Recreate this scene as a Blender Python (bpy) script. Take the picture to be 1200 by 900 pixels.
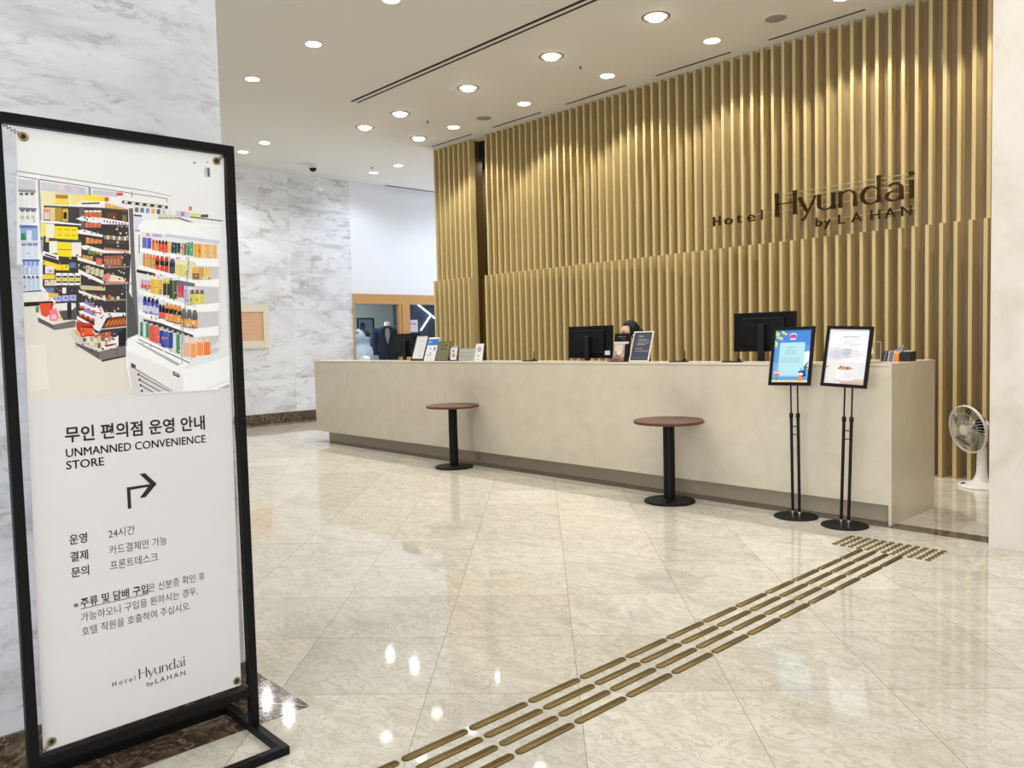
import bpy, bmesh, math, random
from mathutils import Vector, Matrix
from math import sin, cos, pi, radians
scene = bpy.context.scene
for _o in list(bpy.data.objects): bpy.data.objects.remove(_o)
COL = scene.collection
rng = random.Random(7)

# ------------------------------------------------------------------ camera, world, light, exposure
CAM_LOC = Vector((2.1713, -5.5019, 1.3297)); CAM_YAW, CAM_PITCH, CAM_ROLL, CAM_F = 47.0017, -3.2299, -1.4547, 935.93
_y, _p, _r = radians(CAM_YAW), radians(CAM_PITCH), radians(CAM_ROLL)
_f = Vector((-sin(_y)*cos(_p), cos(_y)*cos(_p), sin(_p))); _rt = Vector((cos(_y), sin(_y), 0)); _up = _rt.cross(_f)
_r2 = _rt*cos(_r) + _up*sin(_r); _u2 = -_rt*sin(_r) + _up*cos(_r)
cam = bpy.data.cameras.new('camera'); cam_ob = bpy.data.objects.new('camera', cam); COL.objects.link(cam_ob)
cam.sensor_width = 36; cam.lens = 36*CAM_F/1200; cam.clip_start = 0.05; cam.clip_end = 100
m = Matrix((( _r2.x, _u2.x, -_f.x), (_r2.y, _u2.y, -_f.y), (_r2.z, _u2.z, -_f.z))).to_4x4(); m.translation = CAM_LOC
cam_ob.matrix_world = m
scene.camera = cam_ob
world = bpy.data.worlds.new('world'); scene.world = world; world.use_nodes = True
world.node_tree.nodes['Background'].inputs[0].default_value = (.8, .87, 1, 1); world.node_tree.nodes['Background'].inputs[1].default_value = .3
scene.view_settings.view_transform = 'Standard'; scene.view_settings.look = 'None'
scene.view_settings.exposure = 0.06; scene.view_settings.gamma = 1.0; scene.view_settings.use_curve_mapping = False
CEIL = 4.24
WHITE_W, WARM_W, WASH_W = 62, 60, 75        # lamp powers (W)
WHITE_C, WARM_C, WASH_C, COOL_C = (1, .985, .97), (1, .955, .87), (1, .95, .84), (.80, .88, 1)
def area(name, loc, size, size_y, power, color, rot):
    l = bpy.data.lights.new(name, 'AREA'); l.shape = 'RECTANGLE'; l.size = size; l.size_y = size_y; l.energy = power; l.color = color
    o = bpy.data.objects.new(name, l); COL.objects.link(o); o.location = loc; o.rotation_euler = rot; return o
# unseen fill light added behind the camera, and daylight through the corridor windows beyond the slat wall
area('entrance_fill', (1.5, -10.7, 2.1), 9, 3.6, 600, (.88, .935, 1), (radians(90), 0, 0))
area('corridor_daylight', (-8.6, 8.6, 2.4), 3.2, 3.0, 240, (.80, .88, 1), (radians(-90), 0, 0))

# ------------------------------------------------------------------ materials
def lin(c):
    return tuple(((v/255)/12.92 if v/255 <= .04045 else ((v/255+.055)/1.055)**2.4) for v in c)
def rgb(r, g, b): return lin((r, g, b)) + (1,)
class NT:
    def __init__(s, name):
        s.m = bpy.data.materials.new(name); s.m.use_nodes = True; s.t = s.m.node_tree; s.b = s.t.nodes['Principled BSDF']
    def n(s, typ, **kw):
        x = s.t.nodes.new(typ)
        for k, v in kw.items(): setattr(x, k, v)
        return x
    def put(s, sock, v):
        if hasattr(v, 'is_output') or isinstance(v, bpy.types.NodeSocket): s.t.links.new(v, sock)
        else: sock.default_value = v
    def math(s, op, a, b=0.0, clamp=False):
        x = s.n('ShaderNodeMath', operation=op, use_clamp=clamp); s.put(x.inputs[0], a); s.put(x.inputs[1], b); return x.outputs[0]
    def mix(s, f, a, b):
        x = s.n('ShaderNodeMix', data_type='RGBA'); s.put(x.inputs[0], f); s.put(x.inputs[6], a); s.put(x.inputs[7], b); return x.outputs[2]
    def pos(s):
        return s.n('ShaderNodeNewGeometry').outputs['Position']
    def obj(s):
        return s.n('ShaderNodeTexCoord').outputs['Object']
    def sep(s, v):
        x = s.n('ShaderNodeSeparateXYZ'); s.put(x.inputs[0], v); return x.outputs
    def comb(s, x, y, z):
        c = s.n('ShaderNodeCombineXYZ'); s.put(c.inputs[0], x); s.put(c.inputs[1], y); s.put(c.inputs[2], z); return c.outputs[0]
    def noise(s, vec, scale=5, detail=4, rough=.5, dist=0.0):
        x = s.n('ShaderNodeTexNoise'); s.put(x.inputs['Vector'], vec); s.put(x.inputs['Scale'], scale); s.put(x.inputs['Detail'], detail); s.put(x.inputs['Roughness'], rough); s.put(x.inputs['Distortion'], dist); return x.outputs['Fac']
    def white(s, vec):
        x = s.n('ShaderNodeTexWhiteNoise', noise_dimensions='3D'); s.put(x.inputs['Vector'], vec); return x.outputs['Value']
    def ramp(s, f, stops):
        x = s.n('ShaderNodeValToRGB'); s.put(x.inputs[0], f); e = x.color_ramp.elements
        while len(e) < len(stops): e.new(.5)
        for i, (p, c) in enumerate(stops): e[i].position = p; e[i].color = c
        return x.outputs[0]
    def base(s, c): s.put(s.b.inputs['Base Color'], c)
    def done(s, rough=.5, metal=0.0, spec=.5, bump=None):
        s.b.inputs['Roughness'].default_value = rough; s.b.inputs['Metallic'].default_value = metal; s.b.inputs['Specular IOR Level'].default_value = spec
        if bump:
            x = s.n('ShaderNodeBump'); x.inputs['Strength'].default_value = bump[1]; x.inputs['Distance'].default_value = bump[2]
            s.put(x.inputs['Height'], bump[0]); s.t.links.new(x.outputs[0], s.b.inputs['Normal'])
        return s.m
def plain(name, c, rough=.5, metal=0.0, spec=.5, var=.04, scale=30):
    k = NT(name); n = k.noise(k.obj(), scale, 3)
    c2 = tuple(max(0, min(1, v*(1-var))) for v in c[:3]) + (1,); k.base(k.mix(n, c2, c)); return k.done(rough, metal, spec)
def emit(name, c, s):
    m = bpy.data.materials.new(name); m.use_nodes = True; t = m.node_tree; t.nodes.remove(t.nodes['Principled BSDF'])
    e = t.nodes.new('ShaderNodeEmission'); e.inputs[0].default_value = c; e.inputs[1].default_value = s
    t.links.new(e.outputs[0], t.nodes['Material Output'].inputs[0]); return m

def floor_mat():
    k = NT('polished_limestone_tiles'); x, y, z = k.sep(k.pos())
    T = .5735; s2 = .70711
    u = k.math('MULTIPLY', k.math('ADD', x, y), s2); v = k.math('MULTIPLY', k.math('SUBTRACT', y, x), s2)
    u = k.math('DIVIDE', k.math('ADD', u, .515), T); v = k.math('DIVIDE', k.math('ADD', v, 1.92), T)
    iu, iv = k.math('FLOOR', u), k.math('FLOOR', v); fu, fv = k.math('FRACT', u), k.math('FRACT', v)
    cell = k.white(k.comb(iu, iv, 0)); cell2 = k.white(k.comb(iv, iu, 5))
    p = k.comb(k.math('ADD', x, k.math('MULTIPLY', cell, 37)), k.math('ADD', y, k.math('MULTIPLY', cell2, 23)), 0)
    st = k.n('ShaderNodeMapping'); k.put(st.inputs[0], p); k.put(st.inputs['Rotation'], k.comb(0, 0, k.math('MULTIPLY', cell2, 6.0))); st.inputs['Scale'].default_value = (1, 1.9, 1)
    n1 = k.noise(st.outputs[0], 3.0, 9, .64, 1.9); n2 = k.noise(st.outputs[0], 6.5, 8, .64, 1.6)
    c = k.ramp(n1, [(.25, rgb(184, 178, 162)), (.43, rgb(206, 201, 187)), (.6, rgb(217, 212, 200)), (.8, rgb(199, 192, 176))])
    ve = k.math('ABSOLUTE', k.math('SUBTRACT', n2, .5)); ve = k.math('SUBTRACT', 1, k.math('MULTIPLY', ve, 30), True)
    c = k.mix(k.math('MULTIPLY', ve, k.math('MULTIPLY', n1, .8)), c, rgb(150, 136, 112))
    hs = k.n('ShaderNodeHueSaturation'); k.put(hs.inputs['Color'], c); k.put(hs.inputs['Value'], k.math('ADD', .90, k.math('MULTIPLY', cell, .16)))
    w = .0028
    eu = k.math('MAXIMUM', k.math('LESS_THAN', fu, w), k.math('GREATER_THAN', fu, 1-w)); ev = k.math('MAXIMUM', k.math('LESS_THAN', fv, w), k.math('GREATER_THAN', fv, 1-w))
    line = k.math('MAXIMUM', eu, ev); k.base(k.mix(k.math('MULTIPLY', line, .65), hs.outputs[0], rgb(128, 114, 92)))
    k.put(k.b.inputs['Roughness'], k.math('ADD', .025, k.math('MULTIPLY', n2, .05)))
    k.b.inputs['Specular IOR Level'].default_value = .5
    return k.m
def marble_mat(ax_u, name, pw=1.2, ph=.585, u0=0.0, v0=.165, joints=True, sc=1.0, tone=1.0):
    k = NT(name); P = k.sep(k.pos()); u, v = P[ax_u], P[2]
    cu = k.math('DIVIDE', k.math('SUBTRACT', u, u0), pw); cv = k.math('DIVIDE', k.math('SUBTRACT', v, v0), ph)
    iu, iv = k.math('FLOOR', cu), k.math('FLOOR', cv); fu, fv = k.math('FRACT', cu), k.math('FRACT', cv)
    a = k.white(k.comb(iu, iv, 1)); b = k.white(k.comb(iv, iu, 7))
    if not joints: a, b = .13, .4
    p = k.comb(k.math('ADD', u, k.math('MULTIPLY', a, 31)), k.math('ADD', v, k.math('MULTIPLY', b, 17)), k.math('MULTIPLY', a, 9))
    st = k.n('ShaderNodeMapping'); k.put(st.inputs[0], p); st.inputs['Rotation'].default_value = (0, 0, .32); st.inputs['Scale'].default_value = (.8*sc, 1.9*sc, 1)
    n1 = k.noise(st.outputs[0], 1.1, 9, .58, .7); n2 = k.noise(st.outputs[0], 1.25, 9, .60, .9); n3 = k.noise(st.outputs[0], 3.2, 6, .6, .4)
    c = k.ramp(n1, [(.28, rgb(190*tone, 189*tone, 195*tone)), (.42, rgb(220*tone, 221*tone, 226*tone)), (.55, rgb(232*tone, 234*tone, 240*tone)), (.75, rgb(222*tone, 223*tone, 230*tone))])
    ve = k.math('ABSOLUTE', k.math('SUBTRACT', n2, .52)); ve = k.math('SUBTRACT', 1, k.math('MULTIPLY', ve, 30), True)
    mask = k.math('MULTIPLY', k.math('SUBTRACT', n3, .42, True), 4.5, True)
    c = k.mix(k.math('MULTIPLY', k.math('MULTIPLY', ve, mask), .6), c, rgb(128, 122, 122))
    n5 = k.noise(st.outputs[0], 4.2, 10, .68, .6); sm = k.math('MULTIPLY', k.math('SUBTRACT', n5, .56, True), 5.0, True)
    c = k.mix(k.math('MULTIPLY', sm, .7), c, rgb(150, 146, 150))
    if joints:
        w = .0025
        l = k.math('MAXIMUM', k.math('LESS_THAN', fu, w), k.math('LESS_THAN', fv, w*2))
        c = k.mix(k.math('MULTIPLY', l, .4), c, rgb(120, 120, 124))
    k.base(c); return k.done(.14, 0, .5)
def dark_marble():
    k = NT('dark_emperador_marble'); p = k.pos(); n = k.noise(p, 14, 8, .65, 1.2); n2 = k.noise(p, 5, 8, .6, 2.0)
    c = k.ramp(n, [(.3, rgb(44, 34, 26)), (.5, rgb(76, 62, 50)), (.66, rgb(112, 96, 80)), (.8, rgb(70, 56, 44))])
    ve = k.math('SUBTRACT', 1, k.math('MULTIPLY', k.math('ABSOLUTE', k.math('SUBTRACT', n2, .5)), 60), True)
    k.base(k.mix(k.math('MULTIPLY', ve, .6), c, rgb(176, 160, 140))); return k.done(.09)
def stone(name, c1, c2, c3, rough=.22, sc=1.0, stretch=(1, 1, 1)):
    k = NT(name); mp = k.n('ShaderNodeMapping'); k.put(mp.inputs[0], k.pos()); mp.inputs['Scale'].default_value = stretch
    n1 = k.noise(mp.outputs[0], 2.2*sc, 8, .6, .8); n2 = k.noise(mp.outputs[0], 16*sc, 6, .6, .3)
    c = k.ramp(n1, [(.3, c1), (.5, c2), (.72, c3)])
    sp = k.math('MULTIPLY', k.math('SUBTRACT', n2, .6, True), 3.5, True)
    k.base(k.mix(k.math('MULTIPLY', sp, .35), c, c1)); return k.done(rough)
def wood(name, c1, c2, rough=.42, scale=(28, 28, 1.2)):
    k = NT(name); mp = k.n('ShaderNodeMapping'); k.put(mp.inputs[0], k.pos()); mp.inputs['Scale'].default_value = scale
    n = k.noise(mp.outputs[0], 3, 6, .6, .6); k.base(k.mix(n, c1, c2)); return k.done(rough, 0, .4)
def glass_mat(name, tint, gl=.06):
    m = bpy.data.materials.new(name); m.use_nodes = True; t = m.node_tree; t.nodes.remove(t.nodes['Principled BSDF'])
    a = t.nodes.new('ShaderNodeBsdfTransparent'); a.inputs[0].default_value = tint; g = t.nodes.new('ShaderNodeBsdfGlossy'); g.inputs['Roughness'].default_value = .02
    f = t.nodes.new('ShaderNodeFresnel'); f.inputs[0].default_value = 1.45; x = t.nodes.new('ShaderNodeMixShader')
    t.links.new(f.outputs[0], x.inputs[0]); t.links.new(a.outputs[0], x.inputs[1]); t.links.new(g.outputs[0], x.inputs[2]); t.links.new(x.outputs[0], t.nodes['Material Output'].inputs[0]); return m
def print_mat(name, rough=.45):
    k = NT(name); a = k.n('ShaderNodeAttribute'); a.attribute_name = 'Col'; k.base(a.outputs['Color']); return k.done(rough, 0, .3)

M_floor = floor_mat()
M_marble_y = marble_mat(1, 'white_veined_marble_panels', u0=-.05)
M_pillar = marble_mat(1, 'white_veined_marble_slab', joints=False, sc=1.9, tone=.93)
M_dark = dark_marble()
M_counter = stone('beige_marble_counter', rgb(209, 199, 178), rgb(215, 205, 184), rgb(219, 210, 190), .2, 2.2)
M_counter_side = M_counter
M_column = stone('cream_travertine', rgb(204, 192, 175), rgb(217, 208, 195), rgb(223, 215, 203), .3, 1.0)
M_back = stone('taupe_polished_stone', rgb(128, 108, 82), rgb(148, 127, 98), rgb(160, 140, 110), .14, .8, (3, 3, .4))
M_greystone = stone('grey_stone', rgb(120, 116, 106), rgb(142, 137, 126), rgb(152, 148, 138), .2, 1.2)
M_slat = wood('gold_oak_slats', rgb(192, 171, 120), rgb(206, 185, 134), .4, (30, 30, 1.0))
M_brown = wood('dark_brown_timber', rgb(92, 68, 26), rgb(108, 82, 36))
M_oak = wood('orange_oak', rgb(186, 140, 84), rgb(204, 158, 100), .4, (3, 3, 20))
M_walnut = wood('walnut_top', rgb(78, 46, 32), rgb(100, 62, 44), .45, (3, 30, 3))
M_ceil = plain('white_ceiling_paint', rgb(229, 227, 222), .9, 0, .1, .015, 4)
M_paint = plain('white_wall_paint', rgb(232, 234, 240), .85, 0, .2, .02, 4)
M_black = plain('black_powder_coat', rgb(9, 9, 10), .5, 0, .22)
M_blackplastic = plain('black_plastic', rgb(6, 6, 8), .45, 0, .25)
M_darkplastic = plain('charcoal_plastic', rgb(20, 20, 26), .5, 0, .3)
M_slot = plain('black_slot', rgb(14, 13, 12), .7)
M_trim = plain('white_trim', rgb(225, 222, 214), .5)
M_greydisc = plain('grey_grille', rgb(150, 148, 142), .7)
M_chrome = plain('chrome', rgb(200, 200, 202), .18, 1.0)
M_brass = plain('brushed_brass', rgb(114, 98, 58), .44, 1.0, .5, .2, 60)
M_letter = plain('dark_bronze_mirror', rgb(92, 76, 48), .16, 1.0)
M_rail = plain('pale_gold_rail', rgb(210, 194, 150), .3, .8)
M_toe = plain('taupe_toe_kick', rgb(186, 173, 148), .35)
M_banner = plain('white_banner_fabric', rgb(222, 220, 222), .55, 0, .3, .01, 10)
M_ink = plain('black_ink', rgb(28, 26, 30), .6)
M_print = print_mat('printed_picture')
M_steel = plain('spring_steel', rgb(120, 118, 112), .3, 1.0)
M_grommet = plain('brass_grommet', rgb(168, 150, 112), .3, 1.0)
M_lampwhite = emit('lamp_white', (1, .97, .93, 1), 14)
M_lampwarm = emit('lamp_warm', (1, .94, .78, 1), 16)
M_led = emit('led_white', (.9, .96, 1, 1), 4.5)
M_white = plain('white_plastic', rgb(232, 232, 226), .35)
M_offwhite = plain('off_white_plastic', rgb(214, 212, 200), .4)
M_fanblade = glass_mat('clear_grey_blade', (.80, .81, .80, 1))
M_glass = glass_mat('window_glass', (.93, .96, .97, 1))
M_acrylic = glass_mat('clear_acrylic', (.90, .92, .92, 1))
M_paper = plain('white_paper', rgb(234, 234, 236), .6)
M_cream = plain('cream_frame', rgb(226, 220, 202), .5)
M_salmon = plain('salmon_plaque', rgb(222, 180, 146), .5)
M_shopwall = plain('grey_green_shop_wall', rgb(150, 160, 156), .8)
M_shopblue = plain('slate_blue_shop_wall', rgb(82, 98, 132), .8)
M_suit = plain('dark_navy_cloth', rgb(44, 54, 76), .8, 0, .2, .2, 200)
M_shirt = plain('white_shirt', rgb(190, 200, 214), .7)
M_dress = plain('pale_tulle', rgb(196, 206, 220), .7, 0, .3, .25, 60)
M_form = plain('black_velvet_form', rgb(16, 18, 24), .8)
M_skin = plain('skin', rgb(226, 184, 160), .5, 0, .4, .05, 20)
M_hair = plain('black_brown_hair', rgb(20, 15, 14), .6, 0, .25, .3, 160)
M_jacket = plain('black_uniform', rgb(24, 24, 28), .7)
M_lip = plain('lips', rgb(176, 96, 92), .4)
M_eye = plain('eye_dark', rgb(30, 22, 18), .2)
M_orange = plain('orange_card', rgb(232, 140, 40), .5)
M_navy = plain('navy_box', rgb(22, 24, 34), .45)
M_greyleaf = plain('grey_brochure', rgb(150, 150, 158), .5, 0, .5, .3, 120)
M_darkleaf = plain('dark_brochure', rgb(84, 80, 86), .5, 0, .5, .3, 120)
M_paleleaf = plain('pale_brochure', rgb(205, 206, 214), .5)

# ------------------------------------------------------------------ geometry helpers
ORG = {}
class B:
    def __init__(s): s.v = []; s.f = []
    def add(s, vs, fs, M=None):
        k = len(s.v); s.v += [tuple(M @ Vector(q)) if M else tuple(q) for q in vs]; s.f += [tuple(i+k for i in q) for q in fs]; return s
    def box(s, x0, y0, z0, x1, y1, z1, M=None):
        v = [(x0, y0, z0), (x1, y0, z0), (x1, y1, z0), (x0, y1, z0), (x0, y0, z1), (x1, y0, z1), (x1, y1, z1), (x0, y1, z1)]
        return s.add(v, [(0, 3, 2, 1), (4, 5, 6, 7), (0, 1, 5, 4), (1, 2, 6, 5), (2, 3, 7, 6), (3, 0, 4, 7)], M)
    def lathe(s, prof, c=(0, 0, 0), n=32, M=None):
        vs = []; fs = []
        for r, z in prof:
            for i in range(n):
                a = 2*pi*i/n; vs.append((c[0]+r*cos(a), c[1]+r*sin(a), c[2]+z))
        for j in range(len(prof)-1):
            for i in range(n): fs.append((j*n+i, j*n+(i+1) % n, (j+1)*n+(i+1) % n, (j+1)*n+i))
        fs.append(tuple(range(n))[::-1]); fs.append(tuple((len(prof)-1)*n+i for i in range(n)))
        return s.add(vs, fs, M)
    def tube(s, pts, r, n=10, closed=False, M=None):
        pts = [Vector(p) for p in pts]; k = len(pts); vs = []; fs = []; rr = r if isinstance(r, (list, tuple)) else [r]*k
        ref = None
        for i, p in enumerate(pts):
            if closed: d = pts[(i+1) % k]-pts[i-1]
            else: d = pts[min(i+1, k-1)]-pts[max(i-1, 0)]
            d.normalize()
            if ref is None: ref = Vector((0, 0, 1)) if abs(d.z) < .9 else Vector((1, 0, 0))
            a = d.cross(ref).normalized(); b = a.cross(d).normalized(); ref = b
            for j in range(n):
                t = 2*pi*j/n; vs.append(p + (a*cos(t)+b*sin(t))*rr[i])
        for i in range(k if closed else k-1):
            for j in range(n): fs.append((i*n+j, i*n+(j+1) % n, ((i+1) % k)*n+(j+1) % n, ((i+1) % k)*n+j))
        if not closed: fs.append(tuple(range(n))[::-1]); fs.append(tuple((k-1)*n+j for j in range(n)))
        return s.add(vs, fs, M)
    def prism(s, poly, z0, z1, M=None):
        n = len(poly); v = [(x, y, z0) for x, y in poly]+[(x, y, z1) for x, y in poly]
        return s.add(v, [tuple(range(n))[::-1], tuple(range(n, 2*n))]+[(i, (i+1) % n, n+(i+1) % n, n+i) for i in range(n)], M)
    def ball(s, c, r, n=20, m=12, M=None, half=None):
        r = (r, r, r) if not isinstance(r, tuple) else r; vs = []; fs = []
        for j in range(m+1):
            t = pi*j/m
            for i in range(n):
                a = 2*pi*i/n; vs.append((c[0]+r[0]*sin(t)*cos(a), c[1]+r[1]*sin(t)*sin(a), c[2]+r[2]*cos(t)))
        for j in range(m):
            for i in range(n): fs.append((j*n+i, (j+1)*n+i, (j+1)*n+(i+1) % n, j*n+(i+1) % n))
        return s.add(vs, fs, M)
    def mesh(s, name, mat, org=(0, 0, 0), smooth=False):
        me = bpy.data.meshes.new(name); o = Vector(org)
        me.from_pydata([tuple(Vector(q)-o) for q in s.v], [], s.f); me.validate()
        bm = bmesh.new(); bm.from_mesh(me); bmesh.ops.remove_doubles(bm, verts=bm.verts, dist=1e-6); bmesh.ops.recalc_face_normals(bm, faces=bm.faces); bm.to_mesh(me); bm.free()
        me.materials.append(mat)
        if smooth:
            me.polygons.foreach_set('use_smooth', [True]*len(me.polygons)); me.set_sharp_from_angle(angle=radians(38))
        return me
    def obj(s, name, mat, parent=None, org=None, smooth=False, bevel=0):
        if org is None: org = ORG.get(parent, (0, 0, 0)) if parent else (0, 0, 0)
        o = bpy.data.objects.new(name, s.mesh(name, mat, org, smooth)); COL.objects.link(o)
        if parent: o.parent = parent; ORG[o] = org
        else: o.location = org; ORG[o] = org
        if bevel:
            md = o.modifiers.new('bevel', 'BEVEL'); md.width = bevel; md.segments = 2; md.limit_method = 'ANGLE'; md.angle_limit = radians(40)
        return o
def thing(name, label, cat, loc, group=None):
    o = bpy.data.objects.new(name, None); COL.objects.link(o); o.location = loc; o.empty_display_size = .1; ORG[o] = tuple(loc); return tag(o, label, cat, group)
def tag(o, label, cat, group=None):
    o['label'] = label; o['category'] = cat
    if group: o['group'] = group
    return o
def struct(o): o['kind'] = 'structure'; return o
def dup(root, loc, label, group=None):
    r = root.copy(); COL.objects.link(r); r.location = loc; r['label'] = label
    if group: r['group'] = group
    for ch in list(root.children):
        c = ch.copy(); COL.objects.link(c); c.parent = r
        for g in list(ch.children):
            d = g.copy(); COL.objects.link(d); d.parent = c
    return r
def frame(o, u, v):            # local (x right, y up, z towards the viewer) -> world
    u = Vector(u).normalized(); v = Vector(v).normalized(); n = u.cross(v)
    M = Matrix(((u.x, v.x, n.x), (u.y, v.y, n.y), (u.z, v.z, n.z))).to_4x4(); M.translation = Vector(o); return M
_tc = {}
def text_geo(s, bold=0.0, depth=0.0, res=3, space=1.0):
    key = (s, bold, depth, space)
    if key in _tc: return _tc[key]
    cu = bpy.data.curves.new('lettering', 'FONT'); cu.body = s; cu.size = 1; cu.offset = bold; cu.extrude = depth; cu.resolution_u = res; cu.space_character = space
    o = bpy.data.objects.new('lettering', cu); COL.objects.link(o); bpy.context.view_layer.update()
    me = bpy.data.meshes.new_from_object(o.evaluated_get(bpy.context.evaluated_depsgraph_get()))
    vs = [tuple(v.co) for v in me.vertices]; fs = [tuple(p.vertices) for p in me.polygons]
    bpy.data.objects.remove(o); bpy.data.curves.remove(cu); bpy.data.meshes.remove(me)
    _tc[key] = (vs, fs); return vs, fs
def put_text(b, s, M, x, y, width, bold=0.0, hscale=None, z=0.0, depth=0.0, space=1.0):
    vs, fs = text_geo(s, bold, depth, 3, space)
    x0 = min(v[0] for v in vs); x1 = max(v[0] for v in vs); k = width/(x1-x0); h = hscale or k
    b.add([(x+(v[0]-x0)*k, y+v[1]*h, z+(v[2]*k if depth else 0)) for v in vs], fs, M)
def printed(name, parent, M, polys, z=.0003, step=2.5e-5, mat=None):
    """flat printed artwork: coloured patches in layers on one sheet"""
    me = bpy.data.meshes.new(name); vs = []; fs = []; cols = []; boxes = []
    for c, pts in polys:
        xs = [q[0] for q in pts]; ys = [q[1] for q in pts]; bb = (min(xs), min(ys), max(xs), max(ys)); lay = 0
        for b2, l2 in boxes:
            if l2 >= lay and bb[0] < b2[2] and bb[2] > b2[0] and bb[1] < b2[3] and bb[3] > b2[1]: lay = l2+1
        boxes.append((bb, lay)); k = len(vs)
        ar = sum(pts[i][0]*pts[(i+1) % len(pts)][1]-pts[(i+1) % len(pts)][0]*pts[i][1] for i in range(len(pts)))
        pp = pts if ar > 0 else pts[::-1]
        vs += [tuple(M @ Vector((q[0], q[1], z+lay*step))-Vector(ORG.get(parent, (0, 0, 0)))) for q in pp]; fs.append(tuple(range(k, k+len(pp)))); cols += [lin(c)+(1,)]*len(pp)
    me.from_pydata(vs, [], fs); at = me.color_attributes.new('Col', 'FLOAT_COLOR', 'CORNER')
    for i, c in enumerate(cols): at.data[i].color = c
    me.materials.append(mat or M_print); o = bpy.data.objects.new(name, me); COL.objects.link(o); o.parent = parent; ORG[o] = ORG.get(parent, (0, 0, 0)); return o
def Rp(c, x0, y0, x1, y1): return (c, [(x0, y0), (x1, y0), (x1, y1), (x0, y1)])
def Ep(c, cx, cy, rx, ry, n=24, a0=0, a1=2*pi): return (c, [(cx+rx*cos(a0+(a1-a0)*i/n), cy+ry*sin(a0+(a1-a0)*i/n)) for i in range(n+(0 if abs(a1-a0-2*pi) < 1e-6 else 1))])
def dashes(c, x0, x1, y, h, seed=0):
    r = random.Random(seed); out = []; x = x0
    while x < x1-h*.6:
        n = r.randint(2, 4)
        for _ in range(n):
            if x+h*.8 > x1: break
            out.append(Rp(c, x, y, x+h*.32, y+h)); out.append(Rp(c, x+h*.32, y+h*(.2 if r.random() < .5 else .6), x+h*.8, y+h*(.2 if r.random() < .5 else .6)+h*.25)); x += h*.95
        x += h*.5
    return out

# ------------------------------------------------------------------ room shell
b = B(); b.box(-13.6, -11, -.1, 7, 9, 0); struct(b.obj('floor', M_floor))
b = B(); b.box(-13.6, -11, CEIL, 7, 9, CEIL+.12); struct(b.obj('ceiling', M_ceil))
LX = -10.43
b = B(); b.box(LX-.2, -11, 0, LX, 2.345, CEIL); struct(b.obj('wall_left', M_marble_y))
b = B(); b.box(LX-.2, 2.345, 2.222, LX-.002, 9, CEIL); b.box(LX-.2, 4.9, 0, LX-.002, 9, 2.222); struct(b.obj('wall_left_upper', M_paint))
b = B(); b.box(LX, -11, 0, LX+.02, 2.345, .18); struct(b.obj('baseboard_left', M_dark))
b = B(); b.box(LX+.02, -11, 0, LX+.36, 2.6, .0015); o = struct(b.obj('trim_4', plain('border_stone_and_reflection', rgb(150, 140, 122), .1)))  # border strip with the dark baseboard's floor reflection put into its grey
b = B(); b.box(-13.6, 8.9, 0, -9.9, 9, CEIL); b.box(-7.3, 8.9, 0, 7, 9, CEIL); b.box(-9.9, 8.9, 3.5, -7.3, 9, CEIL); struct(b.obj('wall_far', M_paint))
b = B(); b.box(7, -11, 0, 7.1, 9, CEIL); struct(b.obj('wall_right', M_column))
b = B(); b.box(-13.6, -11.1, 0, -4, -11, CEIL); b.box(-4, -11.1, 3.95, 7, -11, CEIL); struct(b.obj('wall_front', M_paint))
b = B()
for i in range(7): b.box(-4+i*1.8, -11.08, 0, -3.92+i*1.8, -11, 3.95)
b.box(-4, -11.08, 2.3, 7, -11, 2.38); struct(b.obj('window_2', M_black))  # unseen window bars, added around the fill light behind the camera
# cream column at right
b = B(); b.box(.632, -.152, 0, 7, .55, CEIL); struct(b.obj('wall_column', M_column))
# pillar with dark base and floor border
PX, PY = -.655, -4.262
b = B(); b.box(-2.3, -8, .155, PX, PY, CEIL); pil = struct(b.obj('wall_pillar', M_pillar))
b = B(); b.box(-2.31, -8.01, 0, PX+.008, PY+.008, .155); struct(b.obj('baseboard_pillar', M_dark))
b = B(); b.prism([(PX+.008, PY+.008), (-.455, -4.112), (-.455, -8.2), (PX+.008, -8.2)], 0, .0012); struct(b.obj('trim_1', M_dark))
b = B(); b.prism([(PX+.008, PY+.008), (-2.5, PY+.008), (-2.5, -4.112), (-.455, -4.112)], 0, .0012); struct(b.obj('trim_2', M_dark))
b = B(); b.tube([(PX+.008, PY+.008, .0006), (-.455, -4.112, .0006)], .0016, 6); struct(b.obj('trim_5', M_trim))
# dark stone strip in the floor in front of the counter
b = B(); b.box(-7.62, -.062, 0, .64, .095, .0014); struct(b.obj('trim_3', M_dark))

# slatted wall behind the counter
YB = 2.25
b = B(); b.box(-7.66, YB, 0, -6.86, YB+.1, CEIL); b.box(-6.45, YB, 0, 1.2, YB+.1, CEIL); b.box(1.1, .55, 0, 1.2, YB, CEIL)
wall_back = struct(b.obj('wall_back', M_back))
YU, YL, ZS = 2.142, 2.0746, 2.247
def slat_bm(x, w=.031):
    q = B(); q.box(x, YL, 0, x+w, YB, ZS); q.box(x, YU, ZS, x+w, YB, CEIL); return q
sl0 = slat_bm(0).obj('slat', M_slat, wall_back); n_sl = 0
xs = [-7.664+i*.1166 for i in range(8)] + [-6.469+i*.11642 for i in range(63)]
for i, x in enumerate(xs):
    o = sl0 if i == 0 else sl0.copy()
    if i: COL.objects.link(o)
    o.parent = wall_back; o.location = (x, 0, 0)
b = B(); b.box(-7.664, YB, 0, -7.655, YB+.6, CEIL); struct(b.obj('trim_6', M_slat))
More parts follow.
